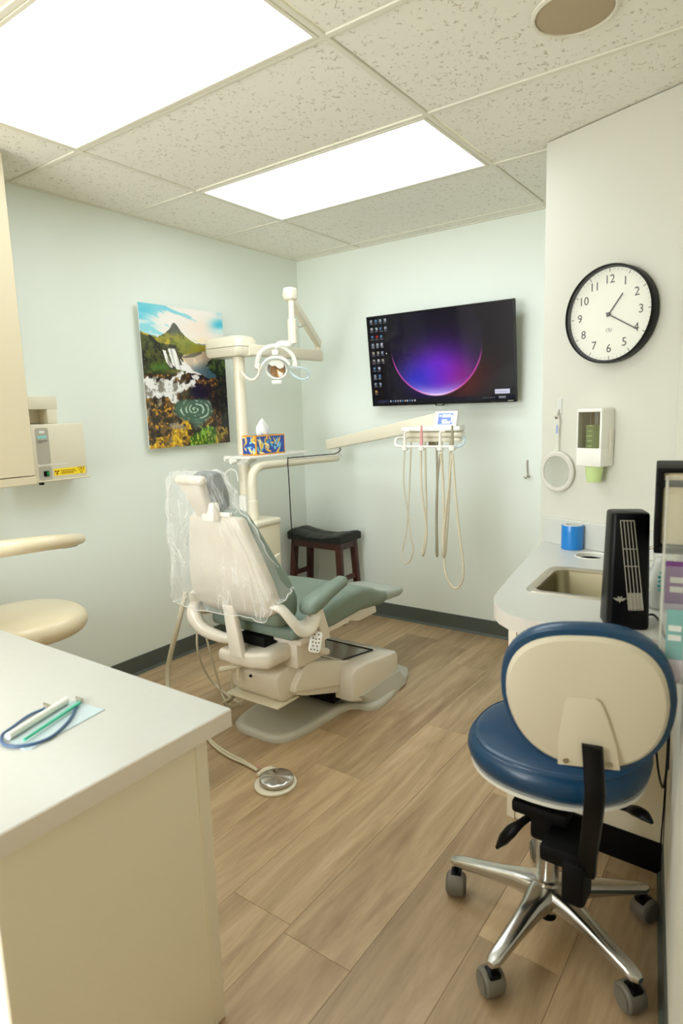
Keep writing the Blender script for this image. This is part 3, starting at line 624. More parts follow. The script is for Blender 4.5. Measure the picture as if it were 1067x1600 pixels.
# backrest: D shaped shell facing the camera
bk = Vector((2.579, -2.285, .778)); yaw = math.radians(12)
BF = Matrix.Translation(bk) @ Matrix.Rotation(yaw, 4, 'Z') @ Matrix.Rotation(math.radians(2), 4, 'X') @ Matrix.Rotation(math.radians(-5), 4, 'Y')   # local x right, y depth (+ toward the seat), z up
def dring(y, sx_, sz_, bow=0, n=56):
    out = []
    for k in range(n):
        a = 2*PI*k/n; e = 2.5; cx_, cz_ = math.cos(a), math.sin(a)
        X = abs(cx_)**(2/e)*math.copysign(1, cx_)*sx_; Zz = abs(cz_)**(2/e)*math.copysign(1, cz_)*sz_
        X *= 1-.1*max(0, -Zz/sz_)
        out.append(Vector((X, y+bow*(X/sx_)**2, Zz)))
    return out
b = nb(); loft(b, [dring(.0, .02, .02, 0), dring(.0, .12, .11, .0), dring(.004, .156, .14, .008), dring(.012, .164, .148, .012), dring(.02, .164, .148, .014)], mtx=BF); obj('back_shell', b, 'shell', t)
b = nb(); loft(b, [dring(.016, .155, .14, .014), dring(.018, .176, .16, .016), dring(.03, .179, .167, .018), dring(.05, .179, .167, .02), dring(.066, .172, .155, .02), dring(.074, .14, .13, .014), dring(.078, .04, .04, 0)], mtx=BF); obj('back_pad', b, 'blue', t)
b = nb(); prism(b, [(-.062, -.14), (-.058, -.09), (-.045, -.03), (-.036, .008), (-.026, .018), (.026, .018), (.036, .008), (.047, -.03), (.06, -.09), (.063, -.14)], 1, -.007, .002, .0025, 2, BF)
obj('mount_plate', b, 'shell', t)
for s in (-1, 1):
    b = nb(); lathe(b, [(0, .0), (.006, .0), (.006, .003), (0, .003)], 12, BF @ Matrix.Translation((s*.044, -.0095, -.128)) @ Matrix.Rotation(-PI/2, 4, 'X')); obj('screw', b, 'brushed', t)
b = nb(); q0 = BF @ Vector((.012, -.012, -.085)); q1 = BF @ Vector((.012, -.014, -.15))
rings = []
for c, wx, wy in ((q0, .021, .008), (q1, .021, .009), (P(930, 1240, 1, -2.3), .021, .01), (P(926, 1280, 1, -2.285), .02, .011), (P(922, 1310, 1, -2.25), .02, .012), (P(918, 1340, 1, -2.22), .02, .012), (P(916, 1365, 1, -2.21), .02, .012)):
    rings.append([c+Vector((xx, yy, 0)) for xx, yy in rrect(2*wx, 2*wy, .005, 3)])
loft(b, rings); obj('back_post', b, 'black', t)
b = nb(); rbox(b, 2.47, 2.575, -2.225, -2.06, .33, .375, .01, 2); rbox(b, 2.525, 2.58, -2.235, -2.16, .25, .36, .012, 2); obj('post_bracket', b, 'black_m', t)
def lever(pts, rs):
    b = nb(); tube(b, pts, rs, 12, flat=.75); return b
lv = [P(855, 1262, 1, -2.02), P(828, 1276, 1, -2.06), P(806, 1292, 1, -2.09), P(790, 1307, 1, -2.1), P(776, 1324, 1, -2.1)]
obj('lever', lever(lv, [.011, .011, .012, .019, .018, .006]), 'black', t)
lv = [P(965, 1260, 1, -1.95), P(985, 1264, 1, -1.97), P(1003, 1272, 1, -2.0), P(1019, 1286, 1, -2.02)]
obj('lever', lever(lv, [.008, .012, .018, .016, .005]), 'black', t)

# beige assistant stool behind the desk
ax_, ay_ = .45, -2.375
t = thing('beige_stool', 'beige vinyl stool with curved support arm behind the desk', 'stool', (ax_, ay_, 0))
star_base(t, ax_, ay_, (5, 77, 149, 221, 293), .25, 'chrome')
b = nb(); lathe(b, [(0, .16), (.026, .16), (.026, .3), (.019, .302), (.019, .56), (0, .56)], 24, Matrix.Translation((ax_, ay_, 0))); obj('gas_column', b, 'chrome', t)
b = nb(); rbox(b, ax_-.08, ax_+.08, ay_-.08, ay_+.08, .545, .572, .008, 2); obj('seat_plate', b, 'black_m', t)
b = nb(); cushion(b, ax_, ay_, .57, .655, .235, .235, 2.2, .012); obj('seat', b, 'beige_vinyl', t)
arm = [Vector((.465, -2.092, .907)), Vector((.5, -2.13, .918)), Vector((.56, -2.22, .932)), Vector((.585, -2.33, .945)), Vector((.57, -2.46, .95)), Vector((.5, -2.58, .95)), Vector((.38, -2.66, .945))]
b = nb(); tube(b, arm, [.006, .024, .032, .034, .036, .038, .038, .038], 16, flat=.85); sa = obj('support_arm', b, 'beige_vinyl', t)
b = nb(); tube(b, [(.532, -2.165, .9), (.556, -2.205, .9045), (.57, -2.245, .909)], .006, 8, flat=.5); obj('underside_slot', b, 'shade', sa)
b = nb(); tube(b, [(.38, -2.655, .895), (.38, -2.66, .75), (.4, -2.6, .56), (.46, -2.42, .552)], .013, 12); obj('arm_post', b, 'chrome', t)

# ------------------------------------------------------------------ wooden saddle stool
t = thing('saddle_stool', 'dark wooden stool with black tufted saddle seat in the corner', 'stool', (.287, -.175, 0))
x0, x1, y0, y1 = .055, .52, -.3, -.052
b = nb(); rings = []
NX = 28
for k in range(NX+1):
    f_ = k/NX; X = x0+(x1-x0)*f_; s = 2*f_-1; top = .612+.03*abs(s)**1.8*1.0-.022; tuft = -.006*math.exp(-((f_-.36)/.03)**2)-.006*math.exp(-((f_-.64)/.03)**2)
    ins = .0 if 0 < k < NX else .008; n = 14; ring = [Vector((X, y0+ins, .548+ins+.012*(1-abs(s))*0))]
    for j in range(n+1):
        g = j/n; yy = y0+ins+(y1-y0-2*ins)*g; crown = .016*(1-abs(2*g-1)**4); tf = tuft-.006*math.exp(-((g-.5)/.05)**2)
        ring.append(Vector((X, yy, top-.016-ins+crown+tf)))
    ring.append(Vector((X, y1-ins, .548+ins))); rings.append(ring)
loft(b, rings); obj('seat', b, 'dark_leather', t, ang=50)
obj('apron', rbox(nb(), x0+.025, x1-.025, y0+.02, y1-.02, .5, .55, .004, 1), 'mahogany', t)
legs = {}
for sx_, sy_ in ((-1, -1), (1, -1), (-1, 1), (1, 1)):
    tx, ty = (x0+.045 if sx_ < 0 else x1-.045), (y0+.04 if sy_ < 0 else y1-.04); fx, fy = tx+sx_*.035, ty+sy_*(.03 if sy_ < 0 else .012)
    b = nb(); loft(b, [[Vector((fx+a, fy+c, 0)) for a, c in rrect(.036, .036, .004, 2)], [Vector((tx+a, ty+c, .548)) for a, c in rrect(.042, .042, .004, 2)]]); obj('leg', b, 'mahogany', t); legs[sx_, sy_] = (Vector((fx, fy, 0)), Vector((tx, ty, .548)))
def lp(k, z): a, c = legs[k]; return a+(c-a)*(z/.548)
for ka, kb, z in (((-1, -1), (-1, 1), .3), ((1, -1), (1, 1), .3), ((-1, -1), (1, -1), .2), ((-1, 1), (1, 1), .2)):
    a, c = lp(ka, z), lp(kb, z); d = (c-a).normalized(); b = nb(); s = d.cross(Vector((0, 0, 1))).normalized()
    loft(b, [[p+s*u_+Vector((0, 0, v_)) for u_, v_ in rrect(.02, .032, .003, 2)] for p in (a, c)]); obj('stretcher', b, 'mahogany', t)
# ------------------------------------------------------------------ television
t = thing('television', 'black flat television showing a purple planet glow on the wall', 'television', (1.14, -.06, 1.44))
tlt = math.atan2(.06, .55)
TF = Matrix.Translation((1.138, -.112, 1.715)) @ Matrix.Rotation(tlt, 4, 'X') @ Matrix.Rotation(math.radians(.3), 4, 'Y') @ Matrix.Rotation(PI/2, 4, 'X')
TW, TH = .958, .556
obj('back_housing', rbox(nb(), -TW/2, TW/2, -TH/2, TH/2, -.022, -.001, .004, 2), 'black', t, mtx=TF)
obj('rear_bulge', rbox(nb(), -.3, .3, -.2, .12, -.05, -.02, .01, 2), 'black', t, mtx=TF)
b = nb(); f_ = .009
for a in ((-TW/2, TW/2, TH/2-f_, TH/2), (-TW/2, TW/2, -TH/2, -TH/2+.016), (-TW/2, -TW/2+f_, -TH/2, TH/2), (TW/2-f_, TW/2, -TH/2, TH/2)): rbox(b, *a, -.003, .0035, .0015, 1)
obj('bezel', b, 'black_gloss', t, mtx=TF)
grid_paint('screen', paint_screen(), TW-.016, TH-.024, attr_mat('screen_glow', .08, emis=1.0/2**EXPO, basecol=False), t, TF @ Matrix.Translation((0, .004, .0005)))
b = rbox(nb(), -.03, .03, -TH/2-.008, -TH/2+.004, -.006, .003, .003, 2); lg = obj('logo_tab', b, 'black_gloss', t, mtx=TF)
obj('brand_mark', rbox(nb(), -.017, .017, -TH/2-.002, -TH/2+.002, .003, .0036, 0), 'grille', lg, mtx=TF)
obj('badge', rbox(nb(), TW/2-.05, TW/2-.018, -TH/2+.006, -TH/2+.0105, .0035, .004, 0), 'ink_l', t, mtx=TF)
obj('wall_mount', rbox(nb(), 1.0, 1.28, -.075, 0, 1.6, 1.83, .004, 1), 'black_m', t)
# small hook on the back wall
t = thing('wall_hook', 'small clear adhesive hook on the mint wall beside the mirror', 'hook', (1.655, -.002, 1.0))
obj('hook_plate', rbox(nb(), 1.649, 1.66, -.003, 0, 1.03, 1.105, .001, 1), 'hook_clear', t)
b = nb(); tube(b, [(1.652, -.006, 1.1), (1.655, -.01, 1.06), (1.66, -.014, 1.02), (1.655, -.03, .998), (1.645, -.036, 1.012)], .0035, 8); tube(b, [(1.66, -.014, 1.02), (1.672, -.026, 1.004), (1.676, -.034, 1.018)], .0035, 8); obj('hook_wire', b, 'brushed', t)

# ------------------------------------------------------------------ clock
t = thing('wall_clock', 'round clock with a black rim and white dial on the cream wall', 'clock', CW @ Vector((.321, 1.56, .02)))
CK = CW @ Matrix.Translation((.324, 1.7385, 0)) @ Matrix.Rotation(math.radians(1), 4, 'Z')
b = nb(); prof = [(.176, .001), (.179, .006), (.18, .05), (.178, .055), (.1755, .055), (.1745, .051), (.1745, .036), (.168, .036), (.168, .001)]
rings = [[(r*math.cos(2*PI*k/72), r*math.sin(2*PI*k/72), z) for k in range(72)] for r, z in prof]; rings.append(rings[0]); loft(b, rings, caps=False); obj('rim', b, 'black', t, mtx=CK)
b = nb(); lathe(b, [(0, .026), (.1745, .026), (.1745, .0335), (0, .0335)], 72); dl = obj('dial', b, 'dial', t, mtx=CK)
b = nb()
for h in range(1, 13):
    a = PI/2-h*PI/6; text_bm(b, str(h), .044, .126*math.cos(a), .126*math.sin(a), .034)
obj('numerals', b, 'ink', dl, mtx=CK)
b = nb(); c_ = nb()
for k in range(60):
    a = k*PI/30; R_ = Matrix.Rotation(a, 4, 'Z')
    if k % 5 == 0: rbox(b, .153, .166, -.0012, .0012, .0334, .0342, 0, mtx=R_)
    else: rbox(c_, .1575, .165, -.0006, .0006, .0334, .0341, 0, mtx=R_)
obj('hour_marks', b, 'ink', dl, mtx=CK); obj('minute_marks', c_, 'ink_l', dl, mtx=CK)
b = nb(); text_bm(b, 'S', .017, 0, -.058, .034)
for s in (-1, 1):
    for q in (((s*.006, -.0505), (s*.012, -.058)), ((s*.012, -.058), (s*.006, -.0655))): tube(b, [(*q[0], .0343), (*q[1], .0343)], .0006, 5, smooth=False)
obj('dial_emblem', b, 'ink', dl, mtx=CK)
for nm, L_, deg, wd in (('hour_hand', .088, 40, .0022), ('minute_hand', .134, 121.5, .0019)):
    a = PI/2-math.radians(deg); b = nb(); rbox(b, -.012, L_, -wd, wd, .0375 if nm[0] == 'h' else .0395, .0385 if nm[0] == 'h' else .0405, 0, mtx=Matrix.Rotation(a, 4, 'Z')); obj(nm, b, 'ink', t, mtx=CK)
b = nb(); lathe(b, [(0, .034), (.0075, .034), (.0075, .042), (.005, .0435), (0, .0435)], 20); obj('hand_cap', b, 'ink', t, mtx=CK)
b = nb(); lathe(b, [(0, .0455), (.1744, .0455), (.1744, .0465), (0, .0465)], 60); obj('glass', b, mat('clock_glass', (255, 255, 255), .03, alpha=.04), t, mtx=CK)
# cup dispenser
t = thing('cup_dispenser', 'white cup dispenser with smoked window below the clock', 'dispenser', CW @ Vector((.288, 1.165, .05)))
b = nb(); L_ = (.252, .372); 
for a in ((.232, .341, 1.166, 1.238, .0, .085), (.232, .341, 1.376, 1.39, 0, .085), (.232, .238, 1.236, 1.378, 0, .085), (.331, .341, 1.236, 1.378, 0, .085), (.232, .341, 1.236, 1.378, 0, .006)): rbox(b, *a, .004, 2)
obj('dispenser_body', b, 'offwhite', t, mtx=CW)
obj('side_latch', rbox(nb(), .341, .345, 1.2, 1.31, .02, .034, .002, 1), 'white', t, mtx=CW)
obj('smoked_window', prism(nb(), rrect(.098, .142, .012, 4, .284, 1.308), 2, .08, .0835), 'smoked', t, mtx=CW)
DZ = CW @ Matrix.Translation((.288, 0, .045)) @ Matrix.Rotation(-PI/2, 4, 'X')
b = nb()
for q in (.243, .275, .31): rbox(b, q, q+.014, 1.24, 1.375, .0065, .008, 0)
obj('guide_strips', b, mat('tan_strip', (176, 150, 112), .4), t, mtx=CW)
for k in range(9):
    b = nb(); z = 1.103+.0195*k
    lathe(b, [(0, z), (.026, z), (.0275, z+.004), (.035, z+.062), (.037, z+.064), (.037, z+.067), (.034, z+.067), (.026, z+.006), (0, z+.006)], 28, DZ)
    tag(obj('paper_cup', b, 'green_cup'), 'pale green cup sticking out under the dispenser' if k == 0 else ('topmost green cup of the stack behind the smoked window' if k == 8 else 'green cup nested inside the stack in the dispenser'), 'cup', 'green cups in the dispenser')
# hand mirror hanging on a hook
t = thing('hand_mirror', 'round hand mirror with clear handle hanging on the cream wall', 'mirror', CW @ Vector((.088, 1.04, .01)))
HM = CW @ Matrix.Translation((.0895, 1.13, .006)) @ Matrix.Rotation(math.radians(0), 4, 'Z') @ Matrix.Scale(1.0, 4)
b = nb(); rings = [[(r*math.cos(2*PI*k/56)*.97, r*math.sin(2*PI*k/56), z) for k in range(56)] for r, z in ((.076, .0), (.086, .002), (.086, .009), (.08, .013), (.067, .012), (.066, .004), (.066, 0))]; rings.append(rings[0]); loft(b, rings, caps=False); obj('mirror_rim', b, mat('mirror_rim_clear', (226, 222, 212), .15, alpha=.75), t, mtx=HM)
obj('mirror_glass', lathe(nb(), [(0, .001), (.0665, .001), (.0665, .0085), (0, .0085)], 56), 'mirror', t, mtx=HM)
b = nb(); hp = [(-.008, .083), (-.008, .1), (-.006, .16), (-.009, .2), (-.011, .222), (-.006, .234), (.006, .234), (.011, .222), (.009, .2), (.006, .16), (.008, .1), (.008, .083)]
prism(b, hp, 2, .003, .011, .001, 1); hd = obj('mirror_handle', b, 'clear_edge', t, mtx=HM)
obj('handle_print', rbox(nb(), -.004, .004, .16, .195, .0112, .0118, 0), mat('blue_print', (150, 160, 205), .5), hd, mtx=HM)
t = thing('mirror_hook', 'clear adhesive hook holding up the hand mirror', 'hook', CW @ Vector((.088, 1.35, .003)))
obj('hook_plate', rbox(nb(), .076, .1, 1.37, 1.435, 0, .0035, .002, 1), 'hook_clear', t, mtx=CW)
b = nb(); tube(b, [(.088, 1.39, .004), (.088, 1.372, .012), (.088, 1.352, .022), (.09, 1.362, .03)], .0035, 8); obj('hook_wire', b, 'brushed', t, mtx=CW)

# ------------------------------------------------------------------ sink counter
ctop = [(2.03, -.857), (2.062, -1.07), (2.122, -1.485), (2.158, -1.7), (2.172, -1.77), (2.197, -1.828), (2.232, -1.878), (2.275, -1.912), (2.33, -1.93), (2.416, -1.934), (2.55, -1.926), (rwx(-1.915)-.001, -1.915), (rwx(-1.06)-.001, -1.06), (2.548, -1.0465)]
sang = math.radians(4); sc_ = Vector((2.408, -1.47))
def sk(w_, h_, r): return [(sc_.x+a*math.cos(sang)-c*math.sin(sang), sc_.y+a*math.sin(sang)+c*math.cos(sang)) for a, c in rrect(w_, h_, r, 5)]
hole_c = (2.283, -1.068)
circ = lambda r, n=36: [(hole_c[0]+r*math.cos(2*PI*k/n), hole_c[1]+r*math.sin(2*PI*k/n)) for k in range(n)]
t = thing('sink_counter', 'pale laminate sink counter with rounded end under the clock', 'counter', (2.35, -1.4, 0))
b = nb(); slab(b, ctop, [sk(.35, .33, .04), circ(.056)], .776, .82); obj('worktop', b, 'laminate', t)
edge = [(2.027, -.86)]+[(p[0]-.0015, p[1]-.0015) for p in ctop[1:12]]
b = nb(); rings = [[Vector((p[0], p[1], z)) for z in (.7755, .8195)] for p in edge]
inner = [[Vector((p[0]+.003, p[1]+.003, z)) for z in (.7755, .8195)] for p in edge]
loft(b, [[r[0], r[1], q[1], q[0]] for r, q in zip(rings, inner)]); obj('worktop_edge', b, 'lam_edge', t)
obj('backsplash', rbox(nb(), .022, .53, .82, .93, .001, .02, .002, 1), 'laminate', t, mtx=CW)
cb = [(2.176, -1.628), (2.2, -1.64), (2.66, -1.66), (2.6, -1.085), (2.54, -1.065), (2.07, -.895)]
b = nb(); slab(b, cb, [sk(.36, .34, .04), circ(.0575)], .0, .776); obj('cabinet_body', b, 'cabinet', t)
obj('kick_board', prism(nb(), [(2.33, -1.6475), (2.664, -1.662), (2.664, -1.668), (2.33, -1.6535)], 2, 0, .1), 'black_m', t)
obj('end_panel', prism(nb(), [(2.172, -1.626), (2.198, -1.633), (2.198, -1.646), (2.17, -1.64)], 2, 0, .775), 'cabinet_light', t)
# sink
t = thing('steel_sink', 'stainless steel sink bowl set in the pale counter', 'sink', (sc_.x, sc_.y, .66))
def rg(w_, h_, r, z): return [Vector((p[0], p[1], z)) for p in sk(w_, h_, r)]
b = nb(); loft(b, [rg(.39, .37, .045, .8203), rg(.386, .366, .045, .824), rg(.352, .332, .042, .825), rg(.342, .322, .045, .822), rg(.338, .318, .045, .8185)], caps=False); obj('rim', b, 'brushed', t, ang=50)
b = nb(); loft(b, [rg(.338, .318, .045, .8185), rg(.33, .31, .045, .81), rg(.318, .298, .05, .68), rg(.29, .27, .06, .662), rg(.05, .05, .02, .658)], caps=False)
b2 = rg(.05, .05, .02, .658); bb = nb(); vs = [bb.verts.new(p) for p in b2]; bb.faces.new(vs); add(b, bb); obj('bowl', b, 'steel', t, ang=50)
b = nb(); lathe(b, [(0, .661), (.035, .661), (.04, .664), (.036, .666), (0, .663)], 24, Matrix.Translation((sc_.x, sc_.y, 0))); obj('drain', b, 'chrome', t)
b = nb(); tube(b, [(2.5, -1.23, .822), (2.5, -1.23, .93), (2.49, -1.27, .97), (2.47, -1.33, .965), (2.465, -1.345, .945)], .011, 14); lathe(b, [(0, .822), (.028, .822), (.024, .835), (0, .84)], 24, Matrix.Translation((2.5, -1.23, 0))); 
t = thing('tap', 'chrome swan tap standing behind the sink bowl', 'tap', (2.5, -1.23, .82)); obj('spout', b, 'chrome', t)
b = nb(); cyl(b, (2.5, -1.23, .9), (2.54, -1.24, .915), .006, 10); obj('tap_handle', b, 'chrome', t)
t = thing('waste_ring', 'white round waste opening in the counter behind the sink', 'waste hole', (hole_c[0], hole_c[1], .76))
b = nb(); rings = [[(hole_c[0]+r*math.cos(2*PI*k/40), hole_c[1]+r*math.sin(2*PI*k/40), z) for k in range(40)] for r, z in ((.061, .8205), (.0605, .823), (.058, .8235), (.0552, .821), (.0545, .806), (.0555, .806), (.0558, .8202), (.061, .8205))]; loft(b, rings, caps=False); obj('ring', b, 'offwhite', t)
b = nb(); lathe(b, [(0, .5), (.05, .5), (.0545, .76), (.0547, .8055), (.0538, .8055), (.0535, .76), (.049, .505), (0, .505)], 32, Matrix.Translation((*hole_c, 0))); obj('dark_bin', b, 'black_m', t)
# blue barrier film roll
tc_ = (2.182, -.962)
t = thing('film_roll', 'bright blue roll of barrier film against the backsplash', 'tape roll', (*tc_, .82))
T_ = Matrix.Translation((*tc_, .8205))
b = nb(); rings = [[(r*math.cos(2*PI*k/48), r*math.sin(2*PI*k/48), z) for k in range(48)] for r, z in ((.043, 0), (.0435, .002), (.0435, .096), (.043, .098), (.037, .098), (.037, 0), (.043, 0))]; loft(b, rings, caps=False, mtx=T_); obj('film', b, 'bluetape', t)
b = nb(); rings = [[(r*math.cos(2*PI*k/40), r*math.sin(2*PI*k/40), z) for k in range(40)] for r, z in ((.0365, 0), (.0365, .1), (.031, .1), (.031, 0), (.0365, 0))]; loft(b, rings, caps=False, mtx=T_); obj('cardboard_core', b, 'bagwhite', t)
# black tower
t = thing('tower_fan', 'tapered black tower fan with slanted grille on the counter', 'fan', (2.562, -1.832, .82))
yw = math.atan2(.055, .086); 
def TFm(): return Matrix.Translation((2.562, -1.834, .8205)) @ Matrix.Rotation(yw*.75, 4, 'Z')
b = nb(); rings = []
for z, wx, wy, r in ((0, .05, .045, .012), (.004, .053, .048, .014), (.02, .053, .048, .014), (.16, .0495, .043, .012), (.298, .0465, .039, .012), (.304, .045, .037, .012), (.306, .042, .034, .012)):
    ring = []
    for a, c in rrect(2*wx, 2*wy, r, 4):
        if c < -wy*.6: c -= .008*(1-(a/wx)**2)
        ring.append(Vector((a, c, z)))
    rings.append(ring)
loft(b, rings, mtx=TFm()); obj('fan_housing', b, 'black', t, ang=40)
def fr(a0, z): # point on the front face
    wy = .048+(z-.02)/.28*(.039-.048); wx = .053+(z-.02)/.28*(.0465-.053); return Vector((a0, -wy-.008*(1-(a0/wx)**2)-.001, z))
def gx(f_, z): g = (z-.055)/.235; return -.002+(.036*f_)+.0*(g)+(-.026*g)+(.0-.004*f_*g)
b = nb()
for f_ in (0, .25, .5, .75, 1.0): tube(b, [TFm() @ fr(gx(f_, z), z) for z in (.055, .13, .21, .288)], .0012, 6, smooth=False)
for z in (.055, .17, .215, .288): tube(b, [TFm() @ fr(gx(f_, z), z) for f_ in (0, .5, 1)], .0012, 6, smooth=False)
obj('grille', b, 'grille', t)
b = nb(); rings = []
for z in (.057, .1): rings.append([TFm() @ (fr(gx(f_, z), z)+Vector((0, .0006, 0))) for f_ in (0.02, .5, .98)])
loft(b, rings, caps=False, closed=False); obj('grille_base', b, 'grille', t)
b = nb(); EM = TFm() @ frame(fr(-.024, .082)+Vector((0, -.0006, 0)), (1, 0, 0), (0, 0, 1), (0, -1, 0))
for q in ([(-.006, .008), (-.002, .008), (.0, .002), (.002, .008), (.006, .008), (.001, -.008), (-.001, -.008)], [(-.017, .004), (-.005, .003), (-.004, .0), (-.01, -.001)], [(.017, .004), (.005, .003), (.004, 0), (.01, -.001)], [(-.012, -.0005), (-.003, -.001), (-.002, -.004), (-.007, -.004)], [(.012, -.0005), (.003, -.001), (.002, -.004), (.007, -.004)]): prism(b, q, 2, -.0004, .0006, mtx=EM)
obj('emblem', b, 'grille', t)
b = nb(); tube(b, [(2.6, -1.775, .83), (2.617, -1.745, .829), (2.633, -1.76, .8245), (2.648, -1.8, .8245), (2.66, -1.86, .8245), (2.672, -1.9, .8245), (2.69, -1.925, .8), (2.695, -1.93, .7), (2.7, -1.95, .5)], .0032, 8); obj('power_cord', b, 'cable', t)
# packet and bottle behind the fan
t = thing('packet_bag', 'clear bag of white packets with teal print behind the fan', 'bag', (2.625, -1.62, .82))
b = nb(); rings = []
for k, z in enumerate((.8255, .84, .88, .92, .95, .965)):
    s = (.9, 1.05, 1, .8, .5, .25)[k]; rings.append([Vector((2.612+.034*s*math.cos(a)+.005*math.sin(3*a+k), -1.62+.055*s*math.sin(a)+.006*math.cos(2*a+k), z)) for a in (2*PI*j/18 for j in range(18))])
loft(b, rings); obj('bag_film', b, mat('bag_film', (220, 222, 220), .2, alpha=.6), t, ang=70)
for k in range(3):
    b = nb(); rbox(b, -.03, .03, -.004, .004, -.022, .022, .003, 1, Matrix.Translation((2.605+.012*k, -1.64+.02*k, .86+.015*k)) @ Matrix.Rotation(.9+.4*k, 4, 'Z') @ Matrix.Rotation(.4, 4, 'X')); obj('packet', b, 'bagwhite', t)
b = nb()
for k, (zz, w_) in enumerate(((.935, .02), (.922, .028), (.91, .026), (.897, .03), (.885, .024))): rbox(b, 2.632-w_/2, 2.632+w_/2, -1.69, -1.687, zz-.004, zz+.004, .001, 1)
obj('bag_print', b, mat('teal_letters', (60, 160, 150), .5), t)
t = thing('soap_bottle', 'clear pump bottle with white cap beside the right wall', 'bottle', (2.595, -1.42, .82))
b = nb(); lathe(b, [(0, .8205), (.03, .8205), (.033, .826), (.033, .96), (.026, .985), (.014, .99), (.014, 1.0), (0, 1.0)], 28, Matrix.Translation((2.59, -1.38, 0))); obj('bottle_body', b, mat('bottle_clear', (225, 225, 215), .1, alpha=.5), t)
b = nb(); lathe(b, [(0, .99), (.018, .99), (.018, 1.02), (.006, 1.022), (.006, 1.045), (0, 1.045)], 24, Matrix.Translation((2.59, -1.38, 0))); rbox(b, 2.553, 2.6, -1.388, -1.372, 1.04, 1.054, .003, 2); obj('pump_cap', b, 'offwhite', t)
# black holder on the right wall
t = thing('glove_box_holder', 'black open holder with a cream carton on the right wall', 'holder', RW @ Vector((.18, 1.06, .04)))
b = nb()
for a in ((.14, .36, 1.247, 1.258, .0, .068), (.14, .36, 1.062, 1.25, .054, .068), (.14, .15, 1.062, 1.25, .0, .068), (.35, .36, 1.215, 1.23, 0, .068), (.14, .36, 1.062, 1.08, .0, .068), (.14, .36, 1.07, 1.25, 0, .004)): rbox(b, *a, .004, 2)
obj('holder_frame', b, 'black_m', t, mtx=RW)
obj('carton', rbox(nb(), .162, .345, 1.082, 1.246, .006, .0535, .002, 1), 'paper', t, mtx=RW)
# brochure rack
t = thing('brochure_rack', 'clear acrylic brochure rack with pockets on the right wall', 'rack', RW @ Vector((.55, .83, .03)))
obj('back_plate', rbox(nb(), .44, .444, .835, 1.25, .001, .05, .001, 1), 'clear', t, mtx=RW)
obj('side_plate', rbox(nb(), .444, .545, .83, 1.25, .048, .052, .001, 1), 'clear_edge', t, mtx=RW)
obj('wall_plate', rbox(nb(), .444, .545, .83, 1.25, .001, .004, .001, 1), 'clear', t, mtx=RW)
for q, zt, z0_ in ((.476, 1.215, 1.06), (.51, 1.07, .97), (.541, 1.0, .83)):
    obj('pocket_front', rbox(nb(), q, q+.003, z0_, zt, .004, .048, .001, 1), 'clear', t, mtx=RW)
    obj('pocket_floor', rbox(nb(), q-.03, q, z0_, z0_+.003, .004, .048, .0005, 1), 'clear_edge', t, mtx=RW)
b = nb(); lathe(b, [(0, 0), (.006, 0), (.005, .003), (0, .004)], 14, RW @ Matrix.Translation((.538, .85, .03)) @ Matrix.Rotation(PI/2, 4, 'Y')); obj('screw', b, 'brushed', t)
for nm, lb, m_, z0_, z1_, q in (('purple_brochure', 'purple brochure in the upper part of the clear rack', 'purple', 1.064, 1.085, .47), ('purple', 'purple brochure standing in the middle pocket of the clear rack', 'purple', .974, 1.078, .5), ('teal', 'teal brochure with white lettering in the front pocket of the clear rack', 'teal', .834, .985, .534), ('lilac', 'pale lilac leaflet lowest in front of the teal brochure', 'lilac', .834, .88, .538))[1:]:
    tt = thing('brochure', lb, 'brochure', RW @ Vector((q, z0_, .026)), 'brochures in the clear rack')
    obj('booklet', rbox(nb(), q-.0015, q+.0015, z0_, z1_, .008, .045 if m_ != 'teal' else .04, .0005, 1), m_, tt, mtx=RW)
    if m_ != 'lilac':
        b = nb()
        for k in range(2): rbox(b, q+.0015, q+.0019, z1_-.045-.02*k, z1_-.033-.02*k, .012, .036, 0)
        obj('print', b, 'whiteprint', tt, mtx=RW)
# cables on the right wall
b = nb(); tube(b, [RW @ Vector(p) for p in ((.02, .79, .006), (.03, .6, .006), (.02, .3, .006), (.012, .105, .01))], .0025, 6)
tag(obj('wall_cable', b, 'cable'), 'thin black cable running down the right wall corner', 'cable')
b = nb(); tube(b, [RW @ Vector(p) for p in ((.16, .77, .008), (.13, .62, .012), (.06, .52, .02), (.03, .45, .035), (.1, .4, .03), (.22, .41, .02), (.26, .48, .015), (.2, .56, .012), (.15, .66, .01), (.14, .77, .008))], .003, 8)
tag(obj('cable_loop', b, 'cable'), 'black cable hanging in a loose loop by the right wall', 'cable')

# ------------------------------------------------------------------ dental chair
CX = 1.045
t = thing('dental_chair', 'sage green dental chair with white shell facing the television', 'dental chair', (CX, -1.2, 0))
ch = t
half = [(0, -1.722), (.06, -1.722), (.11, -1.712), (.15, -1.685), (.172, -1.63), (.182, -1.56), (.19, -1.45), (.195, -1.34), (.21, -1.28), (.245, -1.255), (.295, -1.245), (.322, -1.21), (.327, -1.15), (.315, -1.06), (.29, -.92), (.26, -.8), (.22, -.74), (.12, -.725), (0, -.722)]
outl = [(CX+a, b_) for a, b_ in half]+[(CX-a, b_) for a, b_ in half[-2:0:-1]]
def sc(f_, g, z, z2=None): return [Vector((CX+(p[0]-CX)*f_, -1.24+(p[1]+1.24)*g, z)) for p in outl]
b = nb(); loft(b, [sc(1, 1, 0), sc(1.0, 1.0, .016), sc(.97, .985, .026), sc(.9, .96, .03), sc(.8, .92, .026), sc(.72, .88, .02), sc(.3, .5, .022)]); obj('base_plate', b, 'base_grey', t, ang=45)
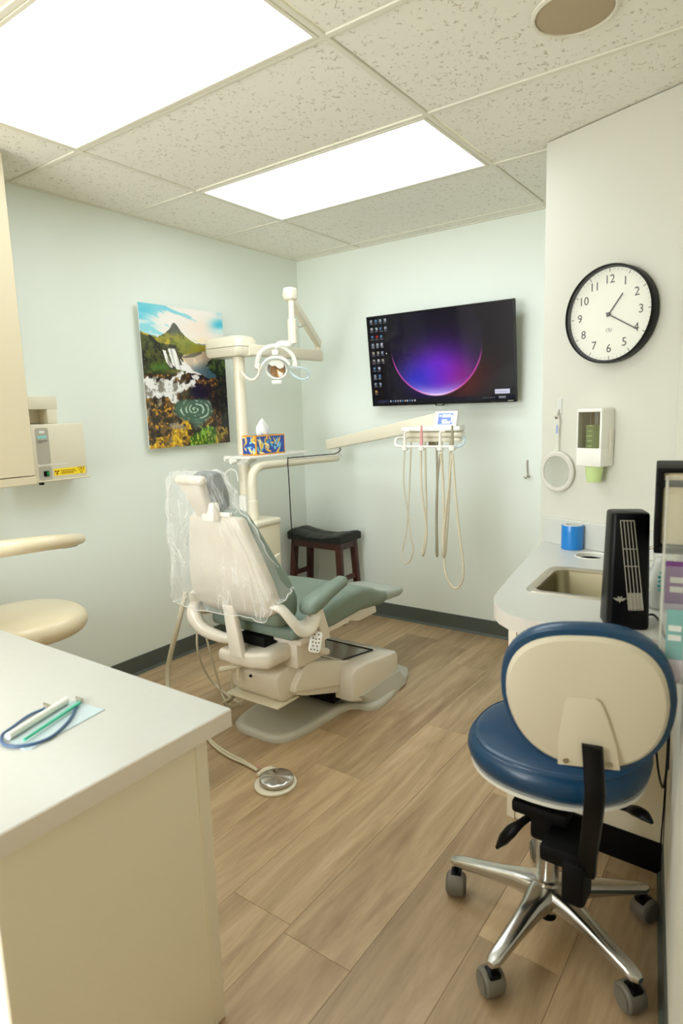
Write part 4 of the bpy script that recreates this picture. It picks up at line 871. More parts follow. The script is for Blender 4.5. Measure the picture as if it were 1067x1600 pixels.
# far housing
b = nb(); rings = []
for y, zt, hw, zb in ((-1.325, .21, .262, .07), (-1.3, .232, .27, .06), (-1.2, .228, .272, .03), (-1.0, .2, .27, .026), (-.93, .188, .262, .026), (-.9, .165, .25, .026)):
    rings.append([Vector((CX+xx, y, zz)) for xx, zz in rrect(2*hw, zt-zb, .013, 3, 0, (zt+zb)/2)])
loft(b, rings); obj('base_housing', b, 'white', t, ang=50)
b = nb(); loft(b, [[Vector((CX+xx, yc+yy, z)) for xx, yy in rrect(w_, d_, r_, 5)] for z, w_, d_, r_, yc in ((.012, .61, .42, .1, -1.045), (.03, .6, .41, .09, -1.05), (.085, .556, .39, .03, -1.105))]); obj('base_skirt', b, 'base_grey', t, ang=50)
b = nb(); prism(b, [(-1.36, .275), (-1.3, .246), (-1.02, .207), (-1.02, .2), (-1.3, .236), (-1.36, .262)], 0, CX-.2, CX+.17, .002, 1); obj('top_cover', b, 'cover_grey', t)
b = nb(); prism(b, [(-1.3, .249), (-1.03, .2105), (-1.03, .2075), (-1.3, .245)], 0, CX+.172, CX+.18, 0); rbox(b, CX-.2, CX+.18, -1.028, -1.02, .203, .2115, 0); obj('cover_gap', b, 'shade', t)
# lift arms
arm1 = [(-1.655, .225), (-1.645, .255), (-1.575, .325), (-1.52, .322), (-1.16, .205), (-1.155, .1), (-1.2, .098)]
b = nb(); prism(b, arm1, 0, CX-.165, CX+.19, .009, 3); obj('lift_arm', b, 'white', t)
b = nb(); prism(b, [(-1.63, .205), (-1.63, .235), (-1.2, .11), (-1.17, .06), (-1.2, .055), (-1.56, .175)], 0, CX-.155, CX+.18, .006, 2); obj('lift_arm', b, 'white', t)
b = nb(); rbox(b, CX-.15, CX+.16, -1.34, -1.28, .04, .12, .004, 1); obj('hinge_block', b, 'shade', t)
for s in (-1, 1):
    b = nb(); lathe(b, [(0, 0), (.012, 0), (.012, .004), (.008, .006), (0, .006)], 16, Matrix.Translation((CX+s*.17, -1.6, .2)) @ Matrix.Rotation(s*PI/2, 4, 'Y')); obj('pivot_bolt', b, 'shade', t)
# rear lower housing
b = nb(); prism(b, [(-1.72, .225), (-1.735, .315), (-1.7, .335), (-1.5, .335), (-1.5, .19), (-1.69, .19)], 0, CX-.12, CX+.16, .014, 3); obj('rear_housing', b, 'white', t)
b = nb(); rbox(b, CX-.14, CX+.165, -1.74, -1.45, .178, .188, .004, 2); obj('rear_tray', b, 'ivory', t)
b = nb(); rbox(b, CX+.01, CX+.022, -1.742, -1.735, .292, .302, .001, 1); obj('latch', b, 'shade', t)
b = nb(); rbox(b, CX+.06, CX+.2, -1.64, -1.44, .33, .47, .008, 2); obj('column', b, 'white', t)
b = nb(); rbox(b, CX-.17, CX+.17, -1.64, -1.0, .43, .48, .014, 3); rbox(b, CX-.05, CX+.24, -1.66, -1.3, .445, .482, .01, 2); obj('seat_frame', b, 'white', t)
b = nb(); rings = []
for dx, z0_, z1_, y0_ in ((-.115, .375, .395, -1.78), (-.105, .36, .415, -1.8), (-.02, .358, .42, -1.805), (.08, .36, .43, -1.8), (.15, .365, .44, -1.78), (.165, .38, .43, -1.76)):
    rings.append([Vector((CX+dx, yy, zz)) for yy, zz in rrect(.2, z1_-z0_, .018, 3, y0_+.1, (z0_+z1_)/2)])
loft(b, rings); obj('backrest_bracket', b, 'white', t, ang=50)
b = nb(); rbox(b, CX-.06, CX+.09, -1.72, -1.6, .43, .475, .006, 2); obj('drive_motor', b, 'shade', t)
b = nb(); loft(b, [[Vector((CX+.012+xx, -1.8+yy, .41)) for xx, yy in rrect(.075, .03, .006, 2)], [Vector((CX-.032+xx, -1.79+yy, .625)) for xx, yy in rrect(.06, .03, .006, 2)]]); obj('backrest_strut', b, 'white', t)
b = nb(); tube(b, [P(378, 1040, 1, -1.76), P(362, 1043, 1, -1.77), P(345, 1046, 1, -1.78)], [.008, .01, .013], 12); cyl(b, P(372, 1040, 1, -1.76), P(372, 1060, 1, -1.76), .008, 10); obj('release_lever', b, 'ivory', t)
# seat and leg rest
prof = [(-1.705, .52, .488, .232), (-1.7, .53, .482, .242), (-1.66, .545, .475, .25), (-1.55, .555, .468, .252), (-1.42, .572, .465, .252), (-1.3, .592, .47, .25), (-1.18, .588, .472, .24), (-1.05, .55, .45, .215), (-.93, .5, .418, .185), (-.86, .478, .41, .165), (-.84, .472, .412, .158)]
b = nb(); rings = []
for y, zt, zb, hw in prof:
    ring = []
    for xx, zz in rrect(2*hw, zt-zb, min(.03, (zt-zb)*.45), 5, 0, (zt+zb)/2):
        if zz > (zt+zb)/2: zz -= .014*(1-(xx/hw)**2)
        ring.append(Vector((CX+xx, y, zz)))
    rings.append(ring)
loft(b, rings); obj('seat_cushion', b, 'sage', t, ang=60)
b = nb(); rings = []
for y, zt, zb, hw in ((-.862, .474, .415, .156), (-.8, .462, .408, .155), (-.68, .446, .4, .15), (-.645, .44, .402, .142), (-.635, .432, .408, .125)):
    rings.append([Vector((CX+xx, y, zz)) for xx, zz in rrect(2*hw, zt-zb, .02, 4, 0, (zt+zb)/2)])
loft(b, rings); obj('foot_pad', b, 'sage_light', t, ang=60)
b = nb(); prism(b, [(-1.28, .47), (-1.0, .44), (-.99, .4), (-1.15, .4), (-1.28, .44)], 0, CX-.14, CX+.19, .008, 2); obj('leg_bracket', b, 'white', t)
# backrest
def bring(z, y, hw, th, r, bow=0):
    out = []
    for xx, yy in rrect(2*hw, th, r, 5, 0, th/2):
        out.append(Vector((CX+xx, y+yy-bow*(xx/hw)**2*0+bow*(xx/hw)**2, z)))
    return out
SH = [(.59, -1.8, .12), (.6, -1.812, .19), (.63, -1.822, .235), (.68, -1.836, .242), (.76, -1.853, .228), (.86, -1.874, .195), (.95, -1.892, .165), (1.0, -1.901, .148), (1.016, -1.9, .13), (1.02, -1.895, .1)]
b = nb(); loft(b, [bring(z, y, hw, .05, .02, .02) for z, y, hw in SH]); obj('back_shell', b, 'white_shell', t, ang=60)
PD = [(.555, -1.775, .215, .09), (.565, -1.785, .222, .115), (.6, -1.79, .23, .135), (.66, -1.8, .235, .142), (.74, -1.815, .222, .132), (.84, -1.838, .192, .105), (.94, -1.86, .162, .085), (1.0, -1.872, .142, .07), (1.03, -1.872, .125, .055), (1.04, -1.868, .1, .035)]
b = nb(); loft(b, [bring(z, y, hw, th, min(.03, th*.4), .012) for z, y, hw, th in PD]); obj('back_pad', b, 'sage', t, ang=60)
b = nb(); cyl(b, (CX+.01, -1.885, 1.0), (CX+.01, -1.895, 1.07), .012, 12); rbox(b, CX-.02, CX+.05, -1.925, -1.885, 1.0, 1.075, .01, 2); rbox(b, CX-.08, CX+.1, -1.89, -1.87, 1.018, 1.034, .003, 1); obj('headrest_post', b, 'white', t)
HR = Matrix.Translation((CX-.02, -1.915, 1.108)) @ Matrix.Rotation(math.radians(22), 4, 'X')
b = nb(); loft(b, [[Vector((xx, yy-.02, z)) for xx, yy in rrect(2*hw, th, .014, 4)] for z, hw, th in ((-.085, .036, .03), (-.07, .042, .036), (.0, .052, .04), (.05, .06, .042), (.06, .062, .044))], mtx=HR)
tube(b, [HR @ Vector((xx, -.025, .072)) for xx in (-.078, -.062, 0, .062, .078)], [.01, .019, .02, .02, .019, .01], 14); obj('headrest_shell', b, 'white_shell', t, ang=60)
b = nb(); rings = [[Vector((xx, yy+.045, z)) for xx, yy in rrect(2*hw, th, th*.4, 5)] for z, hw, th in ((-.1, .04, .04), (-.09, .058, .07), (-.04, .07, .1), (.01, .072, .085), (.045, .068, .09), (.06, .058, .07), (.067, .04, .03))]
loft(b, rings, mtx=HR); obj('headrest_pad', b, 'grey_pad', t, ang=60)
# armrests with curved brackets
for s in (1, -1):
    X = CX+s*.285
    b = nb(); rings = []
    yy0 = -1.66
    for y, z, w_, h_ in ((-1.68, .62, .014, .016), (-1.673, .622, .034, .05), (-1.645, .628, .044, .068), (-1.6, .636, .045, .066), (-1.52, .65, .037, .056), (-1.44, .662, .034, .05), (-1.385, .668, .031, .044), (-1.367, .669, .016, .024)):
        rings.append([Vector((X+xx-s*max(0, y+1.6)*.1, y, z+zz)) for xx, zz in rrect(2*w_, h_, min(w_, h_/2)*.85, 4)])
    loft(b, rings); obj('armrest', b, 'sage', t, ang=60)
    b = nb(); loft(b, [[Vector((X+xx, y+yy, z)) for xx, yy in rrect(w_, d_, .008, 3)] for z, y, w_, d_ in ((.46, -1.56, .03, .06), (.5, -1.57, .034, .06), (.58, -1.595, .03, .055), (.622, -1.605, .028, .05))]); obj('armrest_post', b, 'white', t)
    pts = [(CX+s*.21, -1.79, .655), (CX+s*.245, -1.775, .64), (CX+s*.268, -1.745, .59), (CX+s*.275, -1.71, .548), (CX+s*.28, -1.67, .538), (CX+s*.284, -1.635, .555), (CX+s*.286, -1.615, .59), (CX+s*.285, -1.605, .615)]
    b = nb(); tube(b, pts, [.03, .036, .04, .041, .039, .034, .027, .018], 16, flat=.42); obj('side_bracket', b, 'white', t)
b = nb(); tube(b, [(.772, -1.74, .6), (.776, -1.78, .57), (.79, -1.79, .53), (.837, -1.79, .485), (.93, -1.78, .463), (1.0, -1.76, .458)], [.02, .03, .036, .03, .026, .02], 14, flat=.8); obj('rear_bracket', b, 'white', t)
b = nb(); lathe(b, [(0, 0), (.016, 0), (.016, .012), (0, .012)], 18, Matrix.Translation((CX+.272, -1.628, .585)) @ Matrix.Rotation(PI/2, 4, 'Y')); obj('pivot_knob', b, 'brushed', t)
# keypad on the right side
KF = frame(P(494, 1002, 0, CX+.3), Vector((.78, .6, -.05)).normalized(), (0, 0, 1), (0, 0, 1))
ezk = Vector((.62, -.72, .3)).normalized(); exk = Vector((.76, .65, .02)).normalized(); exk = (exk-ezk*exk.dot(ezk)).normalized(); eyk = ezk.cross(exk)
KF = frame(P(493, 1003, 0, CX+.305), exk, eyk, ezk) @ Matrix.Rotation(math.radians(-14), 4, 'Z')
b = nb(); prism(b, rrect(.05, .088, .012, 4), 2, -.014, .004, .003, 2); kp = obj('keypad', b, 'offwhite', t, mtx=KF)
b = nb()
for i, (xx, yy) in enumerate(((-.01, .03), (.008, .031), (-.012, .014), (.0, .012), (.013, .014), (-.012, -.002), (.002, -.003), (.014, -.001), (-.008, -.017), (.009, -.016), (-.013, -.032), (.0, -.031), (.013, -.033))): lathe(b, [(0, .004), (.0032, .004), (.003, .0052), (0, .0054)], 10, Matrix.Translation((xx, yy, 0)))
obj('keypad_buttons', b, 'darkbtn', kp, mtx=KF)
b = nb(); cyl(b, P(488, 1012, 0, CX+.27), P(510, 1018, 0, CX+.2), .016, 14); obj('keypad_arm', b, 'white', t)
b = nb()
for k in range(4): tube(b, [P(348, 986+k*4.5, 1, -1.72)+Vector((.004*math.cos(a), 0 if k % 2 else .003*math.cos(a), .0055*math.sin(a))) for a in (2*PI*j/10 for j in range(11))], .0012, 5, smooth=False)
obj('chain', b, 'shade', t)
# clear plastic cover over the back
b = nb(); rings = []; NB = 84
cov = [(.612, -1.838, .37, .275, -.0, .3), (.64, -1.845, .36, .27, 0, .29), (.7, -1.855, .345, .258, 0, .27), (.8, -1.868, .32, .235, 0, .24), (.9, -1.885, .3, .205, 0, .2), (1.0, -1.91, .262, .17, 0, .16), (1.07, -1.93, .23, .135, 0, .16), (1.13, -1.945, .2, .115, 0, .17), (1.175, -1.955, .17, .1, 0, .155), (1.195, -1.955, .14, .09, 0, .12), (1.204, -1.94, .08, .06, 0, .06)]
cov2 = []
for i in range(len(cov)-1):
    for k in range(4): cov2.append(tuple(cov[i][j]+(cov[i+1][j]-cov[i][j])*k/4 for j in range(6)))
cov2.append(cov[-1])
for i, (z, y, lx, rx, _, th) in enumerate(cov2):
    ring = []
    for k in range(NB):
        a = 2*PI*k/NB; c, s = math.cos(a), math.sin(a); ex = abs(c)**.6*math.copysign(1, c); ey = abs(s)**.6*math.copysign(1, s)
        X = CX+(rx if c > 0 else lx*.88)*ex; Y = y+.004+(th*.6*ey if s > 0 else .036*ey)
        wr = .006*math.sin(k*1.7+i*.22)+.005*math.sin(k*.61-i*.5+1)+.004*math.sin(i*.9+k*.25)
        lift = .1*max(0, (c+s)*.71)*max(0, 1-i/10)
        ring.append(Vector((X+wr*c, Y+wr*s+.004*s, z+lift+.006*math.sin(k*.4)*(1 if i == 0 else 0))))
    rings.append(ring)
loft(b, rings, caps=False); cvr = thing('plastic_cover', 'crinkled clear plastic cover over the chair back and headrest', 'plastic cover', (CX, -1.87, .6)); obj('film', b, 'film', cvr, ang=80)
b = nb(); tube(b, rings[0]+rings[0][:1], .0022, 6, smooth=False); obj('hem', b, mat('film_hem', (236, 236, 230), .2, alpha=.45), cvr)
b = nb(); tube(b, [r[k_]+Vector((.002, .002, 0)) for k_, r in zip(np.linspace(10, 3, 14).astype(int), rings[12:26])], .0025, 5); obj('fold', b, mat('film_fold', (240, 240, 236), .2, alpha=.5), cvr)
# hoses on the left of the chair
def hose(name, pts, r, label, m='hose'):
    b = nb(); tube(b, pts, r, 10); tag(obj(name, b, m), label, 'hose', 'hoses beside the chair')
hose('suction_hose', [P(290, 925, 0, .52), P(285, 948, 0, .52), (P(276, 985, 0, .5)), P(267, 1020, 0, .46), P(262, 1050, 0, .44), P(262, 1075, 0, .46)]+[Vector((.52, -1.76, .03)), Vector((.6, -1.9, .016))], .0125, 'thick beige suction hose hanging left of the chair back')
hose('thin_hose', [P(308, 985, 0, .55), P(308, 1010, 0, .55), P(314, 1035, 0, .54), P(326, 1058, 0, .53), P(338, 1072, 0, .55), Vector((.64, -1.5, .02)), Vector((.8, -1.55, .02))], .0055, 'thin beige hose curving from the plastic cover to the floor')
hose('thin_hose', [P(322, 995, 0, .62), P(331, 1030, 0, .62), P(340, 1060, 0, .62), P(348, 1088, 0, .64), Vector((.76, -1.58, .012))], .005, 'thin beige hose hanging straight behind the seat')
hose('looped_hose', [P(366, 1040, 1, -1.7), P(363, 1062, 1, -1.7), P(364, 1082, 1, -1.69), P(358, 1092, 1, -1.68), P(350, 1098, 1, -1.68), Vector((.84, -1.62, .06)), Vector((.88, -1.5, .12)), Vector((.95, -1.45, .19))], .006, 'looped beige hose under the chair release lever')
hose('drain_hose', [P(376, 1062, 1, -1.6), P(372, 1078, 1, -1.6), P(364, 1090, 1, -1.6), P(352, 1100, 1, -1.62), P(346, 1110, 1, -1.66), Vector((.78, -1.75, .01))], .007, 'beige drain hose reaching the floor by the base', 'hose_d')

# ------------------------------------------------------------------ foot pedal
fp = Vector((1.366, -1.942, 0))
t = thing('foot_pedal', 'round steel foot pedal on the plank floor before the chair', 'pedal', fp)
b = nb(); loft(b, [ellring(fp.x, fp.y, z, r, r*1.05, 48, 2) for z, r in ((0, .078), (.004, .08), (.009, .079), (.012, .074))]); obj('pedal_base', b, 'ivory', t)
b = nb(); rings = [[(fp.x+.002+r*math.cos(a), fp.y+.004+r*math.sin(a), .004+z+.0016*g*math.cos(9*a+.6)) for a in (2*PI*k/144 for k in range(144))] for r, z, g in ((.05, .01, 0), (.06, .012, 0), (.0655, .016, 0), (.0665, .022, 0), (.064, .0265, .3), (.055, .029, .9), (.03, .0325, .6), (.006, .0345, .1))]; loft(b, rings); obj('pedal_disc', b, 'spun', t, ang=60)
b = nb(); cpos = fp+Vector((-.055, .05, 0)); tube(b, [P(402, 1211, 2, .014), P(413, 1204, 2, .016), P(424, 1200, 2, .016)], [.007, .011, .009], 12); rbox(b, cpos.x-.03, cpos.x+.01, cpos.y-.02, cpos.y+.02, .002, .02, .006, 2); obj('hose_fitting', b, 'ivory', t)
b = nb(); c0 = P(402, 1199, 2, .014); tube(b, [c0, c0+Vector((.012, .02, .006))], .002, 6, smooth=False); tube(b, [c0, c0+Vector((-.012, .012, .006))], .002, 6, smooth=False); obj('cable_tie', b, 'pink', t)
for k, dv in enumerate((0, 4.5)):
    b = nb(); tube(b, [P(315, 1128+dv, 2, .008), P(327, 1153+dv, 2, .008), P(340, 1166+dv, 2, .008), P(360, 1179+dv, 2, .008), P(382, 1190+dv*.7, 2, .009), P(402, 1203+dv*.2, 2, .012)], .0052, 8); obj('pedal_hose', b, 'hose', t)

# ------------------------------------------------------------------ delivery cabinet, arms and tray
t = thing('delivery_cabinet', 'ivory dental cabinet standing behind the chair back', 'cabinet', (.4, -.95, 0))
obj('cabinet_body', rbox(nb(), .235, .49, -1.05, -.855, .4, .785, .008, 2), 'ivory2', t)
obj('cabinet_lid', rbox(nb(), .225, .498, -1.06, -.848, .782, .818, .012, 3), 'ivory', t)
obj('pedestal', rbox(nb(), .37, .47, -1.0, -.88, 0, .4, .004, 1), 'ivory2', t)
b = nb(); prism(b, [(-.93, .44), (-.93, .58), (-.915, .6), (-.875, .61), (-.87, .44)], 0, .488, .502, .003, 1); obj('side_hatch', b, 'ivory', t)
t = thing('handpiece_delivery_unit', 'ivory curved arm carrying the handpiece tray before the television', 'dental arm', (.424, -1.0, .818))
b = nb(); p = [(.424, -1.0, .818), (.424, -1.0, .95), (.424, -1.0, 1.04), (.425, -.985, 1.09), (.427, -.945, 1.116), (.428, -.88, 1.122), (.432, -.7, 1.12), (.437, -.45, 1.115), (.442, -.2, 1.11)]
tube(b, p, [.026, .026, .026, .026, .026, .025, .024, .022, .021], 20); obj('tube_arm', b, 'ivory', t)
b = nb(); lathe(b, [(.0, .0005), (.036, .0005), (.036, .004), (.027, .004), (.029, .006), (.029, .11), (.026, .114), (0, .114)], 28, Matrix.Translation((.424, -1.0, .8185))); obj('tube_collar', b, 'ivory', t)
b = nb(); lathe(b, [(0, 0), (.027, 0), (.027, .006), (0, .006)], 24, Matrix.Translation((.424, -1.0, .821))); obj('seal_ring', b, 'shade', t)
b = nb(); lathe(b, [(0, -.02), (.024, -.02), (.024, .012), (.016, .016), (.016, .05), (0, .05)], 24, Matrix.Translation((.442, -.195, 1.125))); obj('pivot', b, 'offwhite', t)
a0, a1 = Vector((.385, -.21, 1.2)), Vector((1.33, -.42, 1.352))
def boxarm(a, c, w0, h0, w1, h1, r=.006):
    d = (c-a).normalized(); s = d.cross(Vector((0, 0, 1))).normalized(); u = s.cross(d); b = nb()
    loft(b, [[p+s*xx+u*zz for xx, zz in rrect(w_, h_, r, 3)] for p, w_, h_ in ((a, w0, h0), (c, w1, h1))]); return b
obj('spring_arm', boxarm(a0, a1, .055, .064, .06, .085), 'ivory', t)
TY = -.45
b = nb(); prism(b, [(1.152, TY-.13), (1.502, TY-.13), (1.425, TY+.1), (1.08, TY+.1)], 2, 1.292, 1.318, .008, 3); obj('tray_top', b, 'offwhite', t)
b = nb(); prism(b, [(1.155, TY-.11), (1.5, TY-.11), (1.43, TY+.08), (1.09, TY+.08)], 2, 1.262, 1.29, .006, 2); prism(b, [(1.155, TY-.1), (1.49, TY-.1), (1.43, TY+.06), (1.1, TY+.06)], 2, 1.236, 1.262, .005, 2); obj('tray_body', b, 'ivory', t)
b = nb(); rbox(b, 1.165, 1.515, TY-.112, TY-.108, 1.262, 1.265, 0); obj('tray_seam', b, 'panel_grey', t)
sf = frame((1.385, TY-.06, 1.356), (1, 0, 0), Vector((0, .3, .95)).normalized(), Vector((0, -.95, .3)).normalized())
b = nb(); rbox(b, -.066, .066, -.044, .044, -.02, .0, .004, 2); cu_ = obj('control_display', b, 'offwhite', t, mtx=sf)
obj('lcd_panel', rbox(nb(), -.042, .042, -.03, .03, .0, .001, 0), 'lcd', cu_, mtx=sf)
b = nb()
for q in ((-.02, .03, .008, .024), (-.036, -.026, .012, .022), (-.02, .012, -.01, -.004), (-.018, .03, -.026, -.014), (.034, .04, -.02, .02)): rbox(b, *q, .001, .0016, 0)
obj('lcd_marks', b, 'lcd_w', cu_, mtx=sf)
b = nb(); rl = [(1.18, TY-.1, 1.262), (1.155, TY-.13, 1.26), (1.146, TY-.17, 1.256), (1.15, TY-.185, 1.226), (1.19, TY-.19, 1.216), (1.36, TY-.19, 1.216), (1.48, TY-.19, 1.216), (1.515, TY-.188, 1.217), (1.538, TY-.178, 1.228), (1.54, TY-.16, 1.254), (1.52, TY-.12, 1.262), (1.495, TY-.1, 1.262)]
tube(b, rl[:7], .007, 10); obj('handle_rail', b, 'offwhite', t)
b = nb(); tube(b, rl[6:], .008, 10); obj('rail_grip', b, 'handle_clear', t, label='clear blue grip end')
def TP(u, v, dy=0): return P(500+u/3.138, 440+v/3.138, 1, TY-.19+dy)
HX = [(415, 'white'), (497, 'pink'), (588, 'white'), (648, 'hose_d')]
for u_, m_ in HX:
    c = TP(u_, 812); b = nb(); lathe(b, [(.009, -.02), (.017, -.016), (.018, .006), (.012, .01), (.009, .01), (.009, -.02)], 18, Matrix.Translation(c)); rbox(b, c.x-.014, c.x+.014, c.y-.004, c.y+.03, c.z-.008, c.z+.004, .003, 1); obj('holder_clip', b, 'offwhite', t)
    top = TP(u_, 715 if m_ != 'white' else 745); bot = TP(u_, 830)
    b = nb(); tube(b, [bot, bot+(top-bot)*.3, bot+(top-bot)*.75, top+Vector((0, 0, .01))], [.006, .009, .0075, .005], 12)
    if m_ == 'white': tube(b, [top, top+Vector((.01, 0, .012)), top+Vector((.03, 0, .012))], [.007, .006, .004], 10)
    obj('handpiece', b, m_, t)
def hs(pts, r, m_='hose'):
    b = nb(); tube(b, [TP(*p) if len(p) == 2 else TP(p[0], p[1], p[2]) for p in pts], r, 8); obj('handpiece_hose', b, m_, t)
hs([(415, 825), (410, 940), (412, 1010), (430, 1130), (445, 1250), (457, 1310), (442, 1368), (415, 1382), (400, 1362), (404, 1318, .03), (424, 1220, .05), (433, 1100, .07), (440, 950, .09), (447, 760, .1)], .0042)
hs([(495, 828), (495, 940), (501, 1050), (519, 1180), (522, 1250), (513, 1315), (505, 1343, .03), (503, 1320, .06), (519, 1230, .08), (521, 1100, .09), (518, 1000, .1), (514, 760, .1)], .0058)
hs([(588, 845), (577, 960), (570, 1100), (570, 1250), (570, 1330), (576, 1336, .04), (572, 1200, .08), (574, 1000, .1), (572, 850, .1), (570, 760, .1)], .0055, 'hose_d')
hs([(590, 845), (600, 950), (606, 1100), (602, 1250), (601, 1335), (608, 1340, .04), (607, 1200, .08), (604, 1000, .1), (592, 760, .1)], .006)
hs([(650, 845), (664, 1050), (682, 1230), (702, 1390), (698, 1462), (672, 1502), (642, 1490), (616, 1432), (608, 1340, .03), (612, 1200, .06), (633, 980, .09), (640, 770, .1)], .0065)
hs([(645, 845), (632, 990), (618, 1110), (606, 1240), (604, 1330), (614, 1336, .03), (628, 1150, .07), (638, 950, .09), (640, 800, .1)], .0055)
b = nb(); tube(b, [(1.29, TY-.02, 1.237), (1.29, TY-.02, 1.215)], .02, 14, smooth=False); rbox(b, 1.275, 1.335, TY-.05, TY+.01, 1.2, 1.237, .004, 1); obj('under_block', b, mat('olive_block', (140, 128, 88), .5), t)
# black cable along the arm
b = nb(); cp = [(.455, -.2, 1.19), (.475, -.21, 1.165), (.47, -.25, 1.144), (.457, -.32, 1.141), (.452, -.5, 1.1475), (.452, -.72, 1.149), (.4535, -.79, 1.146), (.457, -.8, 1.12), (.458, -.8, 1.0), (.462, -.79, .85), (.46, -.75, .75), (.45, -.6, .62), (.42, -.4, .5), (.4, -.2, .3)]
cp = [(.455, -.2, 1.19), (.478, -.21, 1.165), (.47, -.26, 1.143), (.457, -.32, 1.1425), (.4525, -.5, 1.147), (.4525, -.66, 1.148), (.457, -.71, 1.135)]
q0 = P(451, 722, 0, .46); 
cp = [(.455, -.2, 1.19), (.478, -.21, 1.165), (.47, -.26, 1.144), (.457, -.32, 1.1435), (.4525, q0.y+.12, 1.148), (.4525, q0.y+.02, 1.149), (.458, q0.y-.005, 1.138), P(452, 760, 0, .463), P(454, 800, 0, .463), P(456.5, 832, 0, .463), P(462, 870, 0, .46), P(466, 890, 0, .45)]
tube(b, cp, .0032, 7); tag(obj('arm_cable', b, 'cable'), 'thin black cable hanging from the curved arm by the stool', 'cable')

# ------------------------------------------------------------------ dental light on its pole
t = thing('dental_light', 'ivory pole with folding arm and dental lamp by the landscape print', 'dental lamp', (.272, -.9, .818))
b = nb(); cyl(b, (.272, -.9, .819), (.272, -.9, 1.74), .034, 28); obj('pole', b, 'ivory', t)
b = nb(); lathe(b, [(0, 0), (.044, 0), (.044, .012), (.036, .016), (0, .016)], 28, Matrix.Translation((.272, -.9, .8185))); obj('pole_flange', b, 'ivory', t)
b = nb(); HB = [(.07, .345)]
rings = []
for z, g in ((1.742, .012), (1.755, .004), (1.785, 0), (1.79, 0)): rings.append([Vector((xx, yy, z)) for xx, yy in rrect(.29-2*g, .17-2*g, .04, 5, .215, -.9)])
loft(b, rings); obj('hub_lower', b, 'ivory', t, ang=50)
b = nb(); rings = []
for z, g in ((1.793, 0), (1.83, .003), (1.848, .014), (1.854, .03)): rings.append([Vector((xx, yy, z)) for xx, yy in rrect(.29-2*g, .17-2*g, .04, 5, .215, -.9)])
loft(b, rings); obj('hub_cover', b, 'ivory', t, ang=50)
b = boxarm(Vector((.345, -.9, 1.775)), Vector((.365, -.25, 1.775)), .05, .062, .052, .07, .01); obj('lower_arm', b, 'ivory', t)
ua, ub = Vector((.372, -.265, 1.845)), Vector((.53, -.755, 2.085))
b = nb(); cyl(b, (.368, -.275, 1.8), (.368, -.275, 1.85), .018, 16); obj('elbow', b, 'ivory', t)
obj('upper_arm', boxarm(ua, ub, .034, .05, .042, .058, .008), 'ivory', t)
b = nb(); rbox(b, .525, .585, -.785, -.72, 2.035, 2.105, .014, 3); obj('arm_head', b, 'ivory', t)
b = nb(); lathe(b, [(0, 0), (.025, 0), (.025, .13), (.0165, .136), (.0165, .25), (0, .25)], 22, Matrix.Translation((.56, -.755, 1.8))); obj('drop_post', b, 'ivory', t)
b = nb(); cyl(b, (.582, -.74, 1.885), (.51, -.56, 1.925), .004, 8); obj('stop_rod', b, 'brushed', t)
LH = P(431, 575, 1, -.8)
lz = Vector((.55, -.78, -.28)).normalized(); lx = Vector((.82, .57, 0)).normalized(); ly = lz.cross(lx).normalized()
LF = frame(LH, lx, ly, lz)
b = nb(); tube(b, [LF @ Vector((.11*math.cos(a), .105*math.sin(a)+.015, -.03)) for a in np.linspace(PI*1.03, -.12, 16)], .0155, 12, smooth=False, flat=.75); tube(b, [Vector((.56, -.755, 1.83)), Vector((.545, -.76, 1.8)), LF @ Vector((.035, .128, -.03)), LF @ Vector((.0, .112, -.03))], [.021, .021, .019, .016], 12); obj('yoke', b, 'offwhite', t)
for s in (-1, 1):
    b = nb(); lathe(b, [(0, -.014), (.018, -.014), (.02, -.01), (.02, .01), (.018, .014), (0, .014)], 18, LF @ Matrix.Translation((s*.108, .005, -.03)) @ Matrix.Rotation(PI/2, 4, 'Y')); obj('yoke_pivot', b, 'ivory', t)
b = nb(); rings = [[(r*math.cos(2*PI*k/40)*1.0+.004, r*math.sin(2*PI*k/40)*.86-.008, z) for k in range(40)] for r, z in ((.02, -.06), (.045, -.052), (.06, -.03), (.066, .0), (.062, .008), (.054, .004), (.05, -.012), (.03, -.024), (.01, -.028))]; loft(b, rings, mtx=LF); obj('lamp_housing', b, 'offwhite', t, ang=60)
b = nb(); rings = []
for a in np.linspace(.12*PI, .9*PI, 22):
    ca, sa_ = math.cos(a), math.sin(a)
    rings.append([LF @ Vector(((.082+q)*ca, (.07+q)*sa_-.01, z)) for q, z in ((0, -.035), (.006, -.035), (.008, .02), (.001, .022))])
loft(b, rings); obj('lamp_hood', b, 'offwhite', t, ang=60)
b = nb(); lathe(b, [(0, -.022), (.022, -.02), (.039, -.004), (.041, .0), (.039, .002), (0, -.012)], 28, LF @ Matrix.Translation((.006, -.012, .004))); obj('reflector', b, 'amber', t)
b = nb(); prism(b, [(-.04, .03), (-.02, .012), (-.002, .016), (.012, .002), (.026, -.004), (.046, .006), (.05, .03), (.03, .046), (-.02, .046)], 2, .006, .012, .001, 1, LF); obj('glare_shield', b, 'offwhite', t)
obj('lamp_clip', rbox(nb(), -.03, .03, -.09, -.068, -.02, .02, .006, 2, LF), 'offwhite', t); obj('lamp_knob', rbox(nb(), -.018, .018, .07, .1, -.05, -.01, .008, 2, LF), 'offwhite', t)
